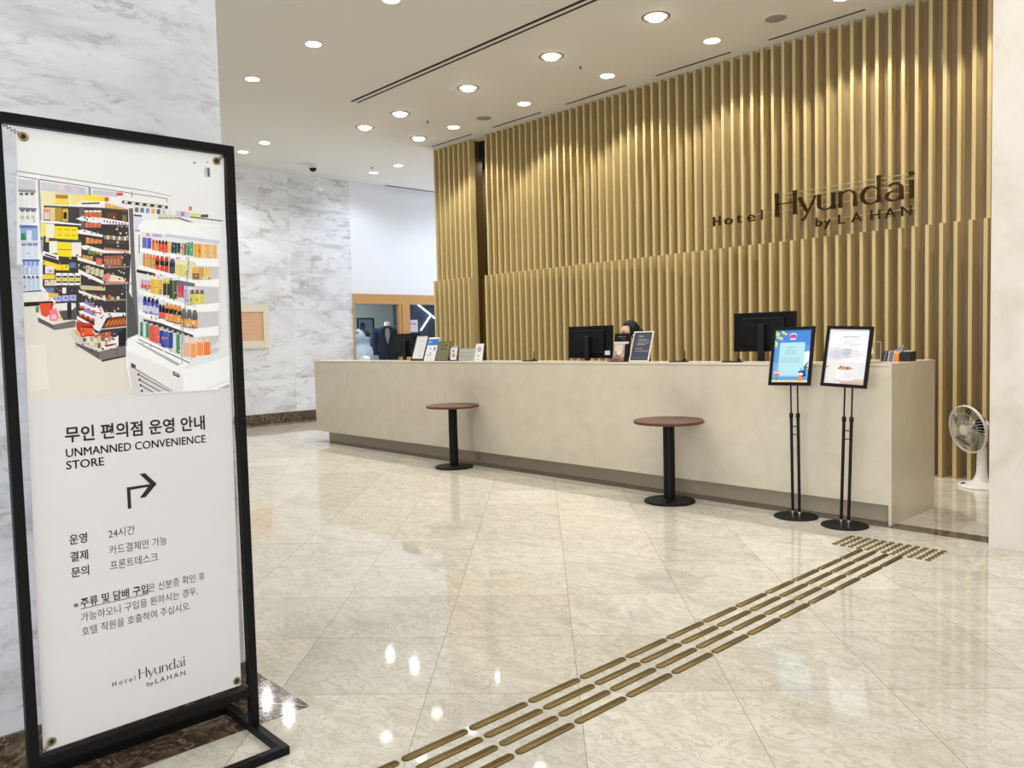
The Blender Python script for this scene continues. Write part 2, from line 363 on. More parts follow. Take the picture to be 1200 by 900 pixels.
# recess between the two slat runs
b = B(); b.box(-6.86, YB, 0, -6.845, YB+.16, CEIL); b.box(-6.845, YB+.10, 0, -6.3, YB+.16, ZS-.02); struct(b.obj('door_1', M_brown))
b = B(); b.box(-7.65, 2.85, 0, -6.2, 2.9, CEIL-.25); struct(b.obj('wall_recess', M_greystone))
b = B(); b.box(-7.65, 2.36, CEIL-.25, -6.2, 2.9, CEIL); struct(b.obj('trim_7', M_slot))
area('recess_fill', (-6.85, 2.62, CEIL-.27), .5, .12, 6, (1, .95, .86), (0, 0, 0))  # unseen fill light, added to brighten the grey wall in the recess

# ------------------------------------------------------------------ shop front at the far left
b = B()
b.box(LX-.06, 2.345, 2.04, LX+.02, 4.9, 2.222); b.box(LX-.06, 2.345, 0, LX+.02, 2.37, 2.04); b.box(LX-.06, 3.345, 0, LX+.02, 3.405, 2.04)
b.box(LX-.06, 3.412, 0, LX+.03, 3.59, 2.04); b.box(LX-.06, 4.7, 0, LX+.02, 4.9, 2.04); b.box(LX-.06, 2.37, 0, LX+.02, 3.345, .25); b.box(LX-.06, 3.59, 0, LX+.02, 4.7, .25)
shop = struct(b.obj('window_1', M_oak))
b = B(); b.box(LX-.03, 2.37, .25, LX-.022, 3.345, 2.04); b.obj('pane', M_glass, shop)
b = B(); b.box(LX-.03, 3.59, .25, LX-.022, 4.7, 2.04); b.obj('pane', M_glass, shop)
b = B(); b.box(-12.7, 1.6, 0, -12.6, 4.72, 2.6); b.box(-12.7, 1.5, 0, LX-.2, 1.6, 2.6); struct(b.obj('wall_shop', M_shopwall))
b = B(); b.box(-12.75, 4.72, 0, -12.6, 7.6, 2.6); b.box(-12.7, 7.5, 0, LX-.2, 7.6, 2.6); struct(b.obj('wall_shop_right', M_shopblue))
b = B(); b.box(-12.75, 1.5, 2.6, LX-.2, 7.6, 2.66); struct(b.obj('ceiling_shop', M_ceil))
area('shop_lamp', (-11.3, 3.0, 2.55), 1.0, 2.4, 52, (.9, .95, 1), (0, 0, 0))
t = thing('linear_wall_light', 'white light tube running diagonally down the blue wall inside the bridal shop', 'wall light', (-12.58, 5.4, 1.9), 'light tubes in the bridal shop')
b = B(); b.tube([(-12.57, 5.30, 2.225), (-12.57, 5.87, 1.845)], .016, 10); b.obj('tube', M_led, t)
b = B(); b.tube([(-12.59, 5.28, 2.24), (-12.59, 5.89, 1.83)], .014, 8); b.obj('back_channel', M_trim, t)
t = thing('linear_wall_light', 'shorter white light tube slanting up to the diagonal one in the bridal shop', 'wall light', (-12.58, 5.6, 1.7), 'light tubes in the bridal shop')
b = B(); b.tube([(-12.57, 5.72, 1.895), (-12.57, 5.45, 1.58)], .016, 10); b.obj('tube', M_led, t)
b = B(); b.tube([(-12.59, 5.70, 1.87), (-12.59, 5.44, 1.57)], .014, 8); b.obj('back_channel', M_trim, t)
t = thing('framed_mirror', 'black framed mirror on the grey shop wall behind the wedding dress', 'mirror', (-12.58, 3.99, 1.3))
b = B(); Mx = frame((-12.6, 3.99, 1.56), (0, 1, 0), (0, 0, 1))
b.box(-.21, -.30, 0, -.185, .30, .03, Mx); b.box(.185, -.30, 0, .21, .30, .03, Mx); b.box(-.21, .275, 0, .21, .30, .03, Mx); b.box(-.21, -.30, 0, .21, -.275, .03, Mx); b.obj('frame', M_black, t)
b = B(); b.box(-.185, -.275, .005, .185, .275, .012, Mx); b.obj('glass', plain('pale_mirror', rgb(170, 186, 205), .05, .9), t)
# wedding dress on a black form
t = thing('dress_form', 'white one-shoulder wedding dress on a black dress form in the shop window', 'dress form', (-11.55, 3.25, 0))
def ell_loft(b, rings, n=28):
    vs = []; fs = []
    for (cx, cy, z, rx, ry) in rings:
        for i in range(n): a = 2*pi*i/n; vs.append((cx+rx*cos(a), cy+ry*sin(a), z))
    for j in range(len(rings)-1):
        for i in range(n): fs.append((j*n+i, j*n+(i+1) % n, (j+1)*n+(i+1) % n, (j+1)*n+i))
    fs.append(tuple(range(n))[::-1]); fs.append(tuple((len(rings)-1)*n+i for i in range(n))); b.add(vs, fs)
b = B(); ell_loft(b, [(-11.55, 3.25, 1.2, .09, .105), (-11.55, 3.25, 1.35, .10, .13), (-11.55, 3.25, 1.46, .105, .15), (-11.55, 3.25, 1.53, .09, .165), (-11.55, 3.25, 1.57, .06, .11), (-11.55, 3.25, 1.60, .045, .05), (-11.55, 3.25, 1.70, .042, .045), (-11.55, 3.25, 1.725, .05, .052), (-11.55, 3.25, 1.745, .03, .03)]); b.obj('torso', M_form, t, smooth=True)
b = B(); ell_loft(b, [(-11.55, 3.25, .05, .02, .02), (-11.55, 3.25, 1.2, .02, .02)], 12); b.lathe([(.16, 0), (.16, .03), (.03, .06)], (-11.55, 3.25, 0)); b.obj('stand', M_black, t)
b = B(); n = 36; vs = []; fs = []
rings = [(1.585, .10, .118), (1.5, .112, .165), (1.42, .115, .158), (1.33, .108, .132), (1.26, .13, .15), (1.1, .25, .27), (.8, .31, .34), (.4, .34, .38), (.03, .36, .40)]
for j, (z, rx, ry) in enumerate(rings):
    for i in range(n):
        a = 2*pi*i/n; w = 1+(.05*sin(a*9+j) if j > 4 else 0)
        yy = 3.25+ry*w*sin(a); zz = z
        if j == 0: zz = 1.46+.15*max(0, -sin(a))**.7 if sin(a) < 0 else 1.46-.02*sin(a)
        elif j == 1: zz = 1.43+.07*max(0, -sin(a))
        elif j == 2: zz = 1.39
        vs.append((-11.55+rx*w*cos(a), yy, zz))
for j in range(len(rings)-1):
    for i in range(n): fs.append((j*n+i, j*n+(i+1) % n, (j+1)*n+(i+1) % n, (j+1)*n+i))
b.add(vs, fs); b.obj('dress', M_dress, t, smooth=True)
# dinner suit on a headless form
t = thing('suit_form', 'dark navy dinner suit with bow tie on a headless form in the shop window', 'suit form', (-11.02, 3.48, 0))
SX, SY = -11.02, 3.48
def turn(b, a=radians(-35)):
    b.v = [(SX+(x-SX)*cos(a)-(y-SY)*sin(a), SY+(x-SX)*sin(a)+(y-SY)*cos(a), z) for x, y, z in b.v]; return b
b = B(); ell_loft(b, [(SX, SY, .9, .12, .17), (SX, SY, 1.1, .13, .19), (SX, SY, 1.25, .125, .175), (SX, SY, 1.42, .135, .20), (SX, SY, 1.55, .125, .225), (SX, SY, 1.60, .10, .205), (SX, SY, 1.645, .07, .10)])
for s in (-1, 1): b.tube([(SX, SY+s*.19, 1.585), (SX, SY+s*.235, 1.5), (SX+.01, SY+s*.245, 1.3), (SX+.03, SY+s*.235, 1.08)], [.062, .068, .06, .052], 14)
turn(b).obj('jacket', M_suit, t, smooth=True)
b = B()
for s in (-1, 1): b.tube([(SX, SY+s*.085, .98), (SX, SY+s*.09, .5), (SX, SY+s*.09, .06)], [.10, .082, .075], 14)
turn(b).obj('trousers', M_suit, t, smooth=True)
b = B(); Mx = frame((SX+.142, SY, 1.4), (0, 1, 0), (.06, 0, 1)); b.prism([(-.055, .215), (.055, .215), (.045, .06), (.0, -.12), (-.045, .06)], -.02, .004, Mx); turn(b).obj('shirt_front', M_shirt, t)
for s in (-1, 1):
    b = B(); b.prism([(s*.03, .23), (s*.085, .215), (s*.10, .09), (s*.0, -.13), (s*.05, .07)], .0, .01, Mx); turn(b).obj('lapel', plain('satin_lapel', rgb(22, 26, 36), .35), t)
b = B(); b.prism([(-.045, .245), (0, .225), (.045, .245), (.045, .195), (0, .215), (-.045, .195)], .004, .018, Mx); turn(b).obj('bow_tie', M_form, t)
b = B(); ell_loft(b, [(SX, SY, 1.63, .058, .062), (SX, SY, 1.71, .056, .058), (SX, SY, 1.725, .05, .052)]); turn(b).obj('neck_cap', M_white, t, smooth=True)
b = B(); b.lathe([(.17, 0), (.17, .02), (.03, .04), (.02, .06), (.02, .95)], (SX-.02, SY, 0)); turn(b).obj('stand', M_black, t)
# notice on the second pane
t = thing('paper_notice', 'pale lilac paper notice stuck inside the shop door glass above the monitor', 'notice', (LX-.035, 3.70, 1.5))
Mx = frame((LX-.0205, 3.69, 1.63), (0, 1, 0), (0, 0, 1))
b = B(); b.box(-.11, -.12, 0, .11, .115, .0015, Mx); b.obj('sheet', plain('lilac_paper', rgb(206, 198, 216), .6), t)
printed('print', t, Mx, [Rp((120, 110, 150), -.07, .02, -.03, .06), Rp((120, 110, 150), 0, .02, .06, .055)] + dashes((150, 145, 170), -.08, .09, -.04, .016, 3), .002)
# plaque on the marble
t = thing('wall_plaque', 'cream framed salmon plaque on the white marble wall', 'plaque', (LX, .36, 1.28))
Mx = frame((LX, .36, 1.64), (0, 1, 0), (0, 0, 1)); b = B()
for q in ((-.335, -.36, -.235, .36), (.235, -.36, .335, .36), (-.235, .24, .235, .36), (-.235, -.36, .235, -.24)): b.box(q[0], q[1], 0, q[2], q[3], .03, Mx)
b.obj('frame', M_cream, t, bevel=.006)
b = B(); b.box(-.235, -.24, .002, .235, .24, .015, Mx); b.obj('plate', M_salmon, t)
b = B()
for i in range(7): b.box(-.20+.03*(i % 2), .18-.06*i, .015, .19-.04*(i % 3), .183-.06*i, .0155, Mx)
b.obj('engraved_lines', plain('engraving', rgb(176, 132, 104), .6), t)

# ------------------------------------------------------------------ ceiling fittings
def spot(parent, power, color, size=radians(150), blend=.6, z=-.03, r=.05):
    l = bpy.data.lights.new('lamp', 'SPOT'); l.energy = power; l.color = color; l.spot_size = size; l.spot_blend = blend; l.shadow_soft_size = r
    o = bpy.data.objects.new('lamp', l); COL.objects.link(o); o.parent = parent; o.location = (0, 0, z); return o
def white_light(x, y, label, power=None, color=None):
    t = thing('ceiling_downlight', label, 'ceiling light', (x, y, CEIL), 'cool white round downlights')
    b = B(); b.lathe([(.075, 0), (.082, 0), (.082, -.005), (.074, -.007), (.072, -.002)], (x, y, CEIL), 32); b.obj('trim_ring', M_trim, t, smooth=True)
    b = B(); b.lathe([(.0715, -.001), (.0715, -.006), (.05, -.008)], (x, y, CEIL), 32); b.obj('lens', M_lampwhite, t, smooth=True)
    spot(t, power or WHITE_W, color or WHITE_C); return t
def warm_light(x, y, label, power=None):
    t = thing('ceiling_spotlight', label, 'ceiling light', (x, y, CEIL), 'warm spotlights with dark rings')
    b = B(); b.lathe([(.116, 0), (.128, 0), (.128, -.003), (.12, -.003), (.116, -.002)], (x, y, CEIL), 36); b.obj('dark_ring', M_slot, t, smooth=True)
    b = B(); b.lathe([(.115, 0), (.115, -.003), (.078, -.006)], (x, y, CEIL), 32); b.obj('housing', M_trim, t, smooth=True)
    b = B(); b.lathe([(.076, -.005), (.072, -.022), (.04, -.034)], (x, y, CEIL), 28); b.obj('lens', M_lampwarm, t, smooth=True)
    spot(t, power or WARM_W, WARM_C, radians(120), .8, -.05); return t
def wash_light(x, y, label, power=None):
    t = thing('wall_washer_light', label, 'ceiling light', (x, y, CEIL), 'round downlights along the slatted wall')
    b = B(); b.lathe([(.078, 0), (.09, 0), (.09, -.005), (.08, -.007), (.076, -.002)], (x, y, CEIL), 32); b.obj('trim_ring', M_trim, t, smooth=True)
    b = B(); b.lathe([(.0755, -.001), (.0755, -.006), (.05, -.008)], (x, y, CEIL), 32); b.obj('lens', M_lampwhite, t, smooth=True)
    spot(t, power or WASH_W, WASH_C, radians(118), .25, -.03); return t
white_light(-3.57, -1.44, 'cool white downlight cut by the top edge of the photo, nearest of its row')
white_light(-4.89, -1.44, 'cool white downlight, brightest one left of the long ceiling slot')
white_light(-6.22, -1.44, 'cool white downlight closest to the marble pillar edge')
white_light(-8.73, -.08, 'right of two cool white downlights beside the sign frame top corner')
white_light(-9.44, -.08, 'left of two cool white downlights beside the sign frame top corner')
white_light(-9.54, 2.30, 'cool white downlight farthest back, just right of the dome camera', 40, COOL_C)
white_light(-8.84, 2.32, 'cool white downlight nearest the left end of the slatted wall', 40, COOL_C)
for x, y, pw in [(-2.25, -1.44, 62), (-.93, -1.44, 70), (.4, -1.44, 66), (-3.57, -3.5, 42), (-.93, -3.3, 14), (.8, -3.3, 14), (2.4, -3.3, 14), (.4, -5.4, 12), (2.4, -5.4, 12), (2.4, -7.6, 24), (.2, -7.6, 24), (-4.5, -6.0, 40), (2.4, -1.6, 16)]:
    white_light(x, y, 'cool white downlight in the ceiling above the camera, out of the photo', pw)
for x, y, l in [(-7.16, .60, 'warm spotlight at the far left end of the warm row'), (-6.34, .60, 'second warm spotlight from the far left of its row'), (-5.0, .61, 'warm spotlight third from the left, above the counter'), (-3.67, .62, 'warm spotlight fourth from the left, just right of the long slot'), (-2.35, .63, 'warm spotlight nearest the camera, by the top edge'), (-7.2, 1.53, 'warm spotlight standing apart next to the slatted wall end'), (-1.02, .62, 'warm spotlight above the right part of the counter, out of the photo'), (.3, .62, 'warm spotlight before the cream column, out of the photo')]:
    warm_light(x, y, l)
for x, l in [(-6.43, 'round wall washer nearest the left end of the slatted wall'), (-5.04, 'second round wall washer from the left end of the slatted wall'), (-3.70, 'round wall washer, middle one along the slatted wall'), (-2.35, 'round wall washer fourth from the left along the slatted wall'), (-1.03, 'round wall washer cut by the top edge above the slatted wall'), (.3, 'round wall washer near the cream column, out of the photo')]:
    wash_light(x, 1.55, l)
for y, x, l in [(4.2, -9.2, 'a'), (4.6, -8.3, 'b'), (6.4, -8.8, 'c')]:  # hidden downlights, added to throw cool light on the far white wall
    white_light(x, y, 'unseen cool white downlight added in the corridor beyond the slatted wall', 55, COOL_C)
# long double slot
t = thing('linear_diffuser', 'long double black slot diffuser running across the white ceiling', 'air diffuser', (-4.3, -.12, CEIL))
for yy in (-.175, -.098):
    b = B(); b.box(-6.27, yy, CEIL-.004, -1.2, yy+.034, CEIL-.0005); b.obj('slot', M_slot, t)
b = B(); b.box(-6.27, -.1405, CEIL-.005, -1.2, -.0985, CEIL-.0005); b.obj('divider', M_trim, t)
for i, (x0, x1, l) in enumerate([(-7.49, -6.56, 'thin black slot vent nearest the left end of the slatted wall'), (-6.12, -5.18, 'thin black slot vent second from the left along the slatted wall'), (-4.74, -3.79, 'thin black slot vent third from the left along the slatted wall'), (-3.36, -2.41, 'thin black slot vent fourth from the left along the slatted wall'), (-1.98, -1.02, 'thin black slot vent nearest the camera along the slatted wall')]):
    t = thing('slot_vent', l, 'air vent', (x0, 1.985, CEIL), 'slot vents along the slatted wall')
    b = B(); b.box(x0, 1.972, CEIL-.003, x1, 1.998, CEIL-.0005); b.obj('slot', M_slot, t)
    b = B(); b.box(x0, 1.998, CEIL-.005, x1, 2.006, CEIL-.0005); b.obj('lip', M_trim, t)
for x, y, l in [(-5.83, 1.57, 'small grey round ceiling speaker between two wall washers at the far end'), (-1.65, 1.52, 'larger looking grey round ceiling speaker near the right end of the slatted wall')]:
    t = thing('ceiling_speaker', l, 'speaker', (x, y, CEIL), 'round ceiling speakers')
    b = B(); b.lathe([(.1, 0), (.1, -.006), (.09, -.01)], (x, y, CEIL), 32); b.obj('grille', M_greydisc, t, smooth=True)
    b = B(); b.lathe([(.1, 0), (.112, 0), (.112, -.006), (.101, -.008)], (x, y, CEIL), 32); b.obj('rim', M_trim, t, smooth=True)
for x, y, l in [(-6.41, 1.09, 'tiny dark sprinkler between the warm spotlights and the slatted wall, far one'), (-3.69, 1.09, 'tiny dark sprinkler between the warm spotlights and the slatted wall, near one'), (-9.21, 2.05, 'tiny dark sprinkler beside the two farthest downlights')]:
    t = thing('sprinkler_head', l, 'sprinkler', (x, y, CEIL), 'ceiling sprinklers')
    b = B(); b.lathe([(.020, 0), (.020, -.003), (.012, -.005)], (x, y, CEIL), 20); b.obj('escutcheon', M_greydisc, t)
    b = B(); b.lathe([(.007, -.005), (.007, -.02), (.013, -.022), (.013, -.025)], (x, y, CEIL), 16); b.obj('nozzle', M_slot, t)
t = thing('dome_camera', 'black dome security camera on the ceiling near the marble wall', 'security camera', (-9.61, 1.18, CEIL))
b = B(); b.lathe([(.085, 0), (.085, -.05), (.07, -.06)], (-9.61, 1.18, CEIL), 28); b.obj('housing', M_trim, t, smooth=True)
b = B(); b.ball((-9.61, 1.18, CEIL-.06), (.06, .06, .055)); b.obj('dome', M_blackplastic, t, smooth=True)
b = B(); b.box(LX+.03, 3.1, CEIL-.004, LX+.09, 6.5, CEIL-.0005); tag(b.obj('slot_vent', M_slot, org=(LX+.06, 4.8, CEIL)), 'thin dark slot in the ceiling over the bluish white wall', 'air vent')

# ------------------------------------------------------------------ reception counter
CL = -7.70
t = thing('reception_counter', 'long beige marble reception counter in front of the slatted wall', 'counter', (-3.85, .4, 0))
b = B(); b.box(CL, 0, .137, -.02, .05, 1.077); b.obj('front_panel', M_counter, t)
b = B(); b.box(CL, 0, 1.0795, -.02, .34, 1.1); b.obj('counter_ledge', M_counter, t, bevel=.002)
b = B(); b.box(-.02, -.001, 0, .0, .784, 1.1); b.obj('end_panel', M_counter, t, bevel=.0015)
b = B(); b.box(CL, .05, .137, CL+.03, .784, 1.0795); b.obj('end_panel', M_counter, t)
b = B(); b.box(CL+.12, .12, 0, -.02, .16, .137); b.obj('toe_kick', M_toe, t)
b = B(); b.box(CL+.03, .05, .72, -.02, .784, .76); b.obj('work_desk', M_brown, t)
b = B(); b.box(CL+.03, .28, .76, -.02, .30, 1.0795); b.obj('inner_panel', M_brown, t)
b = B(); b.box(-.62, .3405, 1.0795, -.02, .784, 1.1); b.obj('side_shelf', M_counter, t)

# ------------------------------------------------------------------ bistro tables
def bistro(x, y, label):
    t = thing('bistro_table', label, 'table', (x, y, 0), 'round standing tables at the counter')
    b = B(); b.lathe([(.20, 0), (.202, .006), (.198, .016), (.06, .024), (.045, .03)], (x, y, 0), 48); b.obj('base', M_black, t, smooth=True)
    b = B(); b.lathe([(.046, .028), (.046, .62), (.09, .622), (.09, .632)], (x, y, 0), 32); b.obj('column', M_black, t, smooth=True)
    b = B(); b.lathe([(.270, .632), (.277, .636), (.277, .652), (.271, .657)], (x, y, 0), 64); b.obj('table_top', M_walnut, t, smooth=True); return t
bistro(-4.345, -.285, 'smaller looking round walnut table with black pedestal, the far one left of centre')
bistro(-1.608, -.287, 'round walnut table with black pedestal, the near one right of centre')

# ------------------------------------------------------------------ poster stands
def poster_stand(bx, by, px, pz, w, h, yaw, lean, roll, tilt, label, art, pole_x):
    t = thing('poster_stand', label, 'sign stand', (bx, by, 0), 'black poster stands before the counter')
    b = B(); b.lathe([(.152, 0), (.154, .004), (.15, .009), (.02, .012)], (bx, by, 0), 48); b.obj('base', M_black, t, smooth=True)
    for i, p0 in enumerate(pole_x):
        def X(z): return p0+tilt*z
        b = B(); b.tube([(X(.012), by, .008), (X(.73), by, .73)], .0105, 14); po = b.obj('pole', M_black, t, smooth=True)
        b = B(); b.lathe([(.014, .011), (.014, .04), (.0115, .042)], (X(.03), by, 0), 20); b.obj('chrome_ferrule', M_chrome, po, smooth=True)
        b = B(); b.tube([(X(.73), by, .73), (X(1.13), by, 1.13)], .0055, 12); b.obj('rod', M_black, po, smooth=True)
        b = B(); b.lathe([(.014, .715), (.014, .745), (.008, .75)], (X(.73), by, 0), 18); b.tube([(X(.73), by-.012, .732), (X(.73)+.02, by-.022, .732)], .008, 12); b.obj('clamp_knob', M_black, po, smooth=True)
    for z in (.653, .595):
        b = B(); b.tube([(pole_x[0]+tilt*z, by, z), (pole_x[1]+tilt*z, by, z)], .0035, 8); b.obj('cross_bar', M_black, t, smooth=True)
    r0 = Vector((cos(yaw), sin(yaw), 0)); nn = Vector((-sin(yaw), cos(yaw), 0)); u0 = Vector((0, 0, cos(lean)))+nn*sin(lean)
    r = r0*cos(roll)+u0*sin(roll); u = -r0*sin(roll)+u0*cos(roll)
    F = frame((px, by-.018, pz), r, u); e = .021; b = B()
    b.box(-w/2, -h/2, -.02, -w/2+e, h/2, 0, F); b.box(w/2-e, -h/2, -.02, w/2, h/2, 0, F); b.box(-w/2+e, h/2-e, -.02, w/2-e, h/2, 0, F); b.box(-w/2+e, -h/2, -.02, w/2-e, -h/2+e, 0, F)
    b.obj('frame', M_black, t)
    b = B(); b.box(-w/2+e, -h/2+e, -.018, w/2-e, h/2-e, -.008, F); pn = b.obj('poster', M_paper, t)
    iw, ih = w-2*e, h-2*e; F2 = frame(F @ Vector((-iw/2, ih/2, -.008)), r, u)
    printed('picture', pn, F2, [(c, [(min(max(x, 0), 1)*iw, -min(max(y, 0), 1)*ih) for x, y in pts]) for c, pts in art], .0002)
    b = B(); b.box(-.05, -.06, -.028, .05, .0, -.02, F); b.obj('bracket', M_black, t); return t
art1 = [Rp((70, 132, 212), 0, 0, 1, 1), Rp((92, 150, 222), 0, .3, 1, .62), Rp((120, 176, 228), 0, .62, 1, 1),
        (( 206, 214, 130), [(0, .0), (.12, .06), (.1, .12), (0, .1)]), ((196, 208, 120), [(.0, .12), (.2, .13), (.22, .2), (.05, .16)]), ((214, 218, 150), [(.0, .18), (.1, .26), (.04, .34), (0, .32)]), ((206, 214, 130), [(.18, .0), (.34, .08), (.3, .1), (.16, .05)]),
        Ep((240, 244, 248), .93, .5, .11, .09), Ep((240, 244, 248), .86, .6, .1, .09), Ep((232, 240, 246), .98, .62, .1, .12),
        ((60, 110, 80), [(.86, .7), (.98, .6), (.94, .7), (1, .72), (.92, .74), (.96, .82), (.88, .75)]), Rp((90, 80, 60), .905, .74, .92, .84),
        Rp((90, 160, 206), 0, .9, 1, .96), Rp((236, 222, 190), 0, .955, 1, 1), Ep((226, 206, 160), .5, 1.0, .3, .03),
        Rp((168, 216, 228), .15, .24, .85, .88), Rp((176, 222, 232), .17, .25, .83, .86),
        Ep((206, 196, 222), .5, .11, .105, .055), Ep((120, 70, 150), .5, .125, .09, .035), Rp((206, 80, 130), .41, .12, .59, .15), Rp((240, 236, 244), .42, .165, .58, .185)]
art1 += dashes((70, 90, 110), .36, .62, .325, .016, 1)
for i, (a, bb, y) in enumerate([(.34, .62, .385), (.32, .63, .42), (.3, .66, .45), (.2, .74, .535), (.2, .76, .57), (.2, .74, .6)]): art1 += dashes((104, 134, 152), a, bb, y, .012, 10+i)
art1 += [((40, 60, 150), [(.72, .79), (.9, .76), (.95, .88), (.78, .92)]), ((226, 150, 60), [(.72, .88), (.84, .87), (.84, .98), (.72, .97)]), Ep((236, 232, 240), .8, .84, .06, .025), ((60, 150, 190), [(.76, .78), (.8, .72), (.82, .72), (.79, .79)]),
         Ep((226, 150, 120), .13, .82, .09, .045), Rp((240, 226, 214), .05, .8, .21, .825), Rp((206, 110, 96), .06, .85, .2, .88), Rp((120, 96, 80), .12, .88, .14, .98)]
art2 = [Rp((236, 236, 240), 0, 0, 1, 1)]+[Ep((236-5*i, 236-6*i, 240-4*i), .24, .46, .30-.035*i, .17-.018*i) for i in range(1, 7)]+[Ep((214-4*i, 212-4*i, 221-3*i), .48, .44, .22-.035*i, .11-.018*i) for i in range(1, 5)]+[Ep((232-2*i, 231-2*i, 236-2*i), .74, .46, .2-.03*i, .1-.016*i) for i in range(1, 4)]+[
        Rp((228, 226, 228), 0, .6, 1, 1), Ep((214, 190, 170), .9, .98, .5, .08), Ep((206, 180, 156), .85, 1.0, .4, .05), Ep((222, 150, 90), .04, .7, .04, .025), Ep((238, 226, 214), .12, .74, .1, .05),
        Ep((206, 196, 200), .52, .91, .3, .045), Ep((236, 234, 238), .5, .89, .27, .045), ((226, 224, 230), [(.22, .72), (.8, .72), (.74, .84), (.62, .9), (.4, .9), (.28, .84)]), ((238, 238, 242), [(.22, .72), (.5, .72), (.46, .88), (.38, .89), (.28, .84)]),
        Ep((244, 244, 246), .51, .72, .3, .055), Ep((222, 206, 186), .51, .72, .25, .04)]
for i in range(16):
    a = rng.random()*6.28; q = rng.random()**.5; art2.append(Ep([(150, 96, 60), (196, 150, 96), (120, 80, 60), (206, 120, 80)][i % 4], .5+.17*q*cos(a), .70+.028*q*sin(a), .035, .014, 7))
art2 += dashes((60, 58, 64), .38, .78, .125, .018, 21)
for i, (a, bb, y) in enumerate([(.38, .8, .165), (.38, .7, .22), (.38, .84, .26), (.5, .74, .285), (.38, .64, .36), (.5, .78, .385), (.4, .62, .42), (.4, .8, .44), (.46, .66, .49)]): art2 += dashes((150, 148, 158), a, bb, y, .010, 30+i)
poster_stand(-.61, -.146, -.631, 1.159, .305, .425, .077, .248, .01, -.012, 'black poster stand with a blue summer beach poster, left of the pair', art1, (-.633, -.582))
poster_stand(-.236, -.187, -.215, 1.155, .307, .414, .048, .186, -.049, .03, 'black poster stand with a white poster of a bowl, right of the pair', art2, (-.261, -.21))

# ------------------------------------------------------------------ things on the counter
def slab_sign(name, label, cat, x0, x1, y, h, lean, zt=1.1, thick=.006, edge=None, art=None, face=M_paper, group='small signs standing on the counter', foot=True, rim=None):
    """upright leaning card: local frame origin bottom-left, y up along the card"""
    t = thing(name, label, cat, ((x0+x1)/2, y, zt), group); w = x1-x0
    up = Vector((0, sin(lean), cos(lean))); F = frame((x0, y, zt+thick*sin(lean)+.0003), (1, 0, 0), up)
    if edge:
        b = B(); e = rim or .02
        b.box(0, 0, -thick, e, h, .004, F); b.box(w-e, 0, -thick, w, h, .004, F); b.box(e, 0, -thick, w-e, e, .004, F); b.box(e, h-e, -thick, w-e, h, .004, F); b.obj('frame', edge, t)
        b = B(); b.box(e, e, -thick, w-e, h-e, 0, F); s = b.obj('sheet', face, t)
    else:
        b = B(); b.box(0, 0, -thick, w, h, 0, F); s = b.obj('sheet', face, t)
    if foot:
        b = B(); hh = h*.5; p = F @ Vector((0, hh, -thick)); b.add([(x0+w*.35, p.y, p.z), (x0+w*.65, p.y, p.z), (x0+w*.65, y+.02+hh*.45+(p.y-y), zt+.0005), (x0+w*.35, y+.02+hh*.45+(p.y-y), zt+.0005), (x0+w*.35, p.y+.003, p.z), (x0+w*.65, p.y+.003, p.z), (x0+w*.65, y+.024+hh*.45+(p.y-y), zt+.0005), (x0+w*.35, y+.024+hh*.45+(p.y-y), zt+.0005)], [(0, 1, 2, 3), (4, 5, 6, 7), (0, 1, 5, 4), (1, 2, 6, 5), (2, 3, 7, 6), (3, 0, 4, 7)]); b.obj('back_leg', M_acrylic if not edge else M_blackplastic, t)
    if art: printed('print', s, F, [(c, [(px*w, py*h) for px, py in pts]) for c, pts in art], .0003)
    return t
a = dashes((120, 116, 120), .3, .75, .74, .03, 1)
for i in range(6): a += dashes((186, 184, 188), .25, .78, .62-.07*i, .02, i+40)
a += dashes((120, 110, 110), .55, .72, .17, .03, 9)
slab_sign('framed_notice', 'white notice in a dark brown frame, left end of the row on the counter', 'sign', -5.62, -5.365, .12, .32, .33, edge=plain('dark_brown_frame', rgb(58, 38, 32), .4), art=a, thick=.015)
a = [Rp((232, 236, 242), 0, 0, 1, 1), Rp((52, 118, 196), .04, .66, .98, .92), Rp((110, 170, 226), .1, .74, .4, .84), Rp((190, 196, 206), .3, .46, .45, .56), Rp((120, 126, 136), .7, .44, .84, .58), Rp((90, 90, 100), .42, .2, .5, .36), Rp((130, 130, 136), .16, .2, .28, .25)]
for i in range(3): a += dashes((170, 176, 186), .2, .8, .1-.03*i, .015, i+60)
slab_sign('information_card', 'white information card with a blue top band beside the framed notice', 'sign', -5.362, -5.16, .12, .285, .33, art=a)
a = [Rp((126, 122, 92), 0, 0, 1, 1)] + dashes((36, 34, 28), .25, .8, .76, .1, 3) + dashes((36, 34, 28), .3, .74, .57, .1, 4) + dashes((120, 60, 50), .25, .75, .34, .05, 5) + [Rp((40, 38, 30), .08, .24, .9, .25)] + dashes((50, 46, 36), .4, .62, .13, .05, 6)
slab_sign('olive_sign', 'olive green sign with dark lettering in the row on the counter', 'sign', -5.15, -4.915, .12, .225, .3, art=a, edge=plain('olive_edge', rgb(96, 92, 64), .5), rim=.008)
t = thing('brochure_holder', 'clear holder with pale grey leaflets behind the little rounded card', 'brochure holder', (-4.86, .16, 1.1))
b = B(); F = frame((-4.91, .15, 1.1), (1, 0, 0), (0, .24, 1)); b.box(0, 0, -.03, .1, .004, .01, F); b.box(0, 0, -.03, .1, .16, -.026, F); b.box(0, 0, .006, .1, .09, .01, F); b.obj('holder', M_acrylic, t)
b = B()
for i in range(3): b.box(.006, .006, -.02+.008*i, .094, .175-.008*i, -.017+.008*i, F)
b.obj('leaflets', plain('grey_leaflet', rgb(176, 178, 186), .6), t)
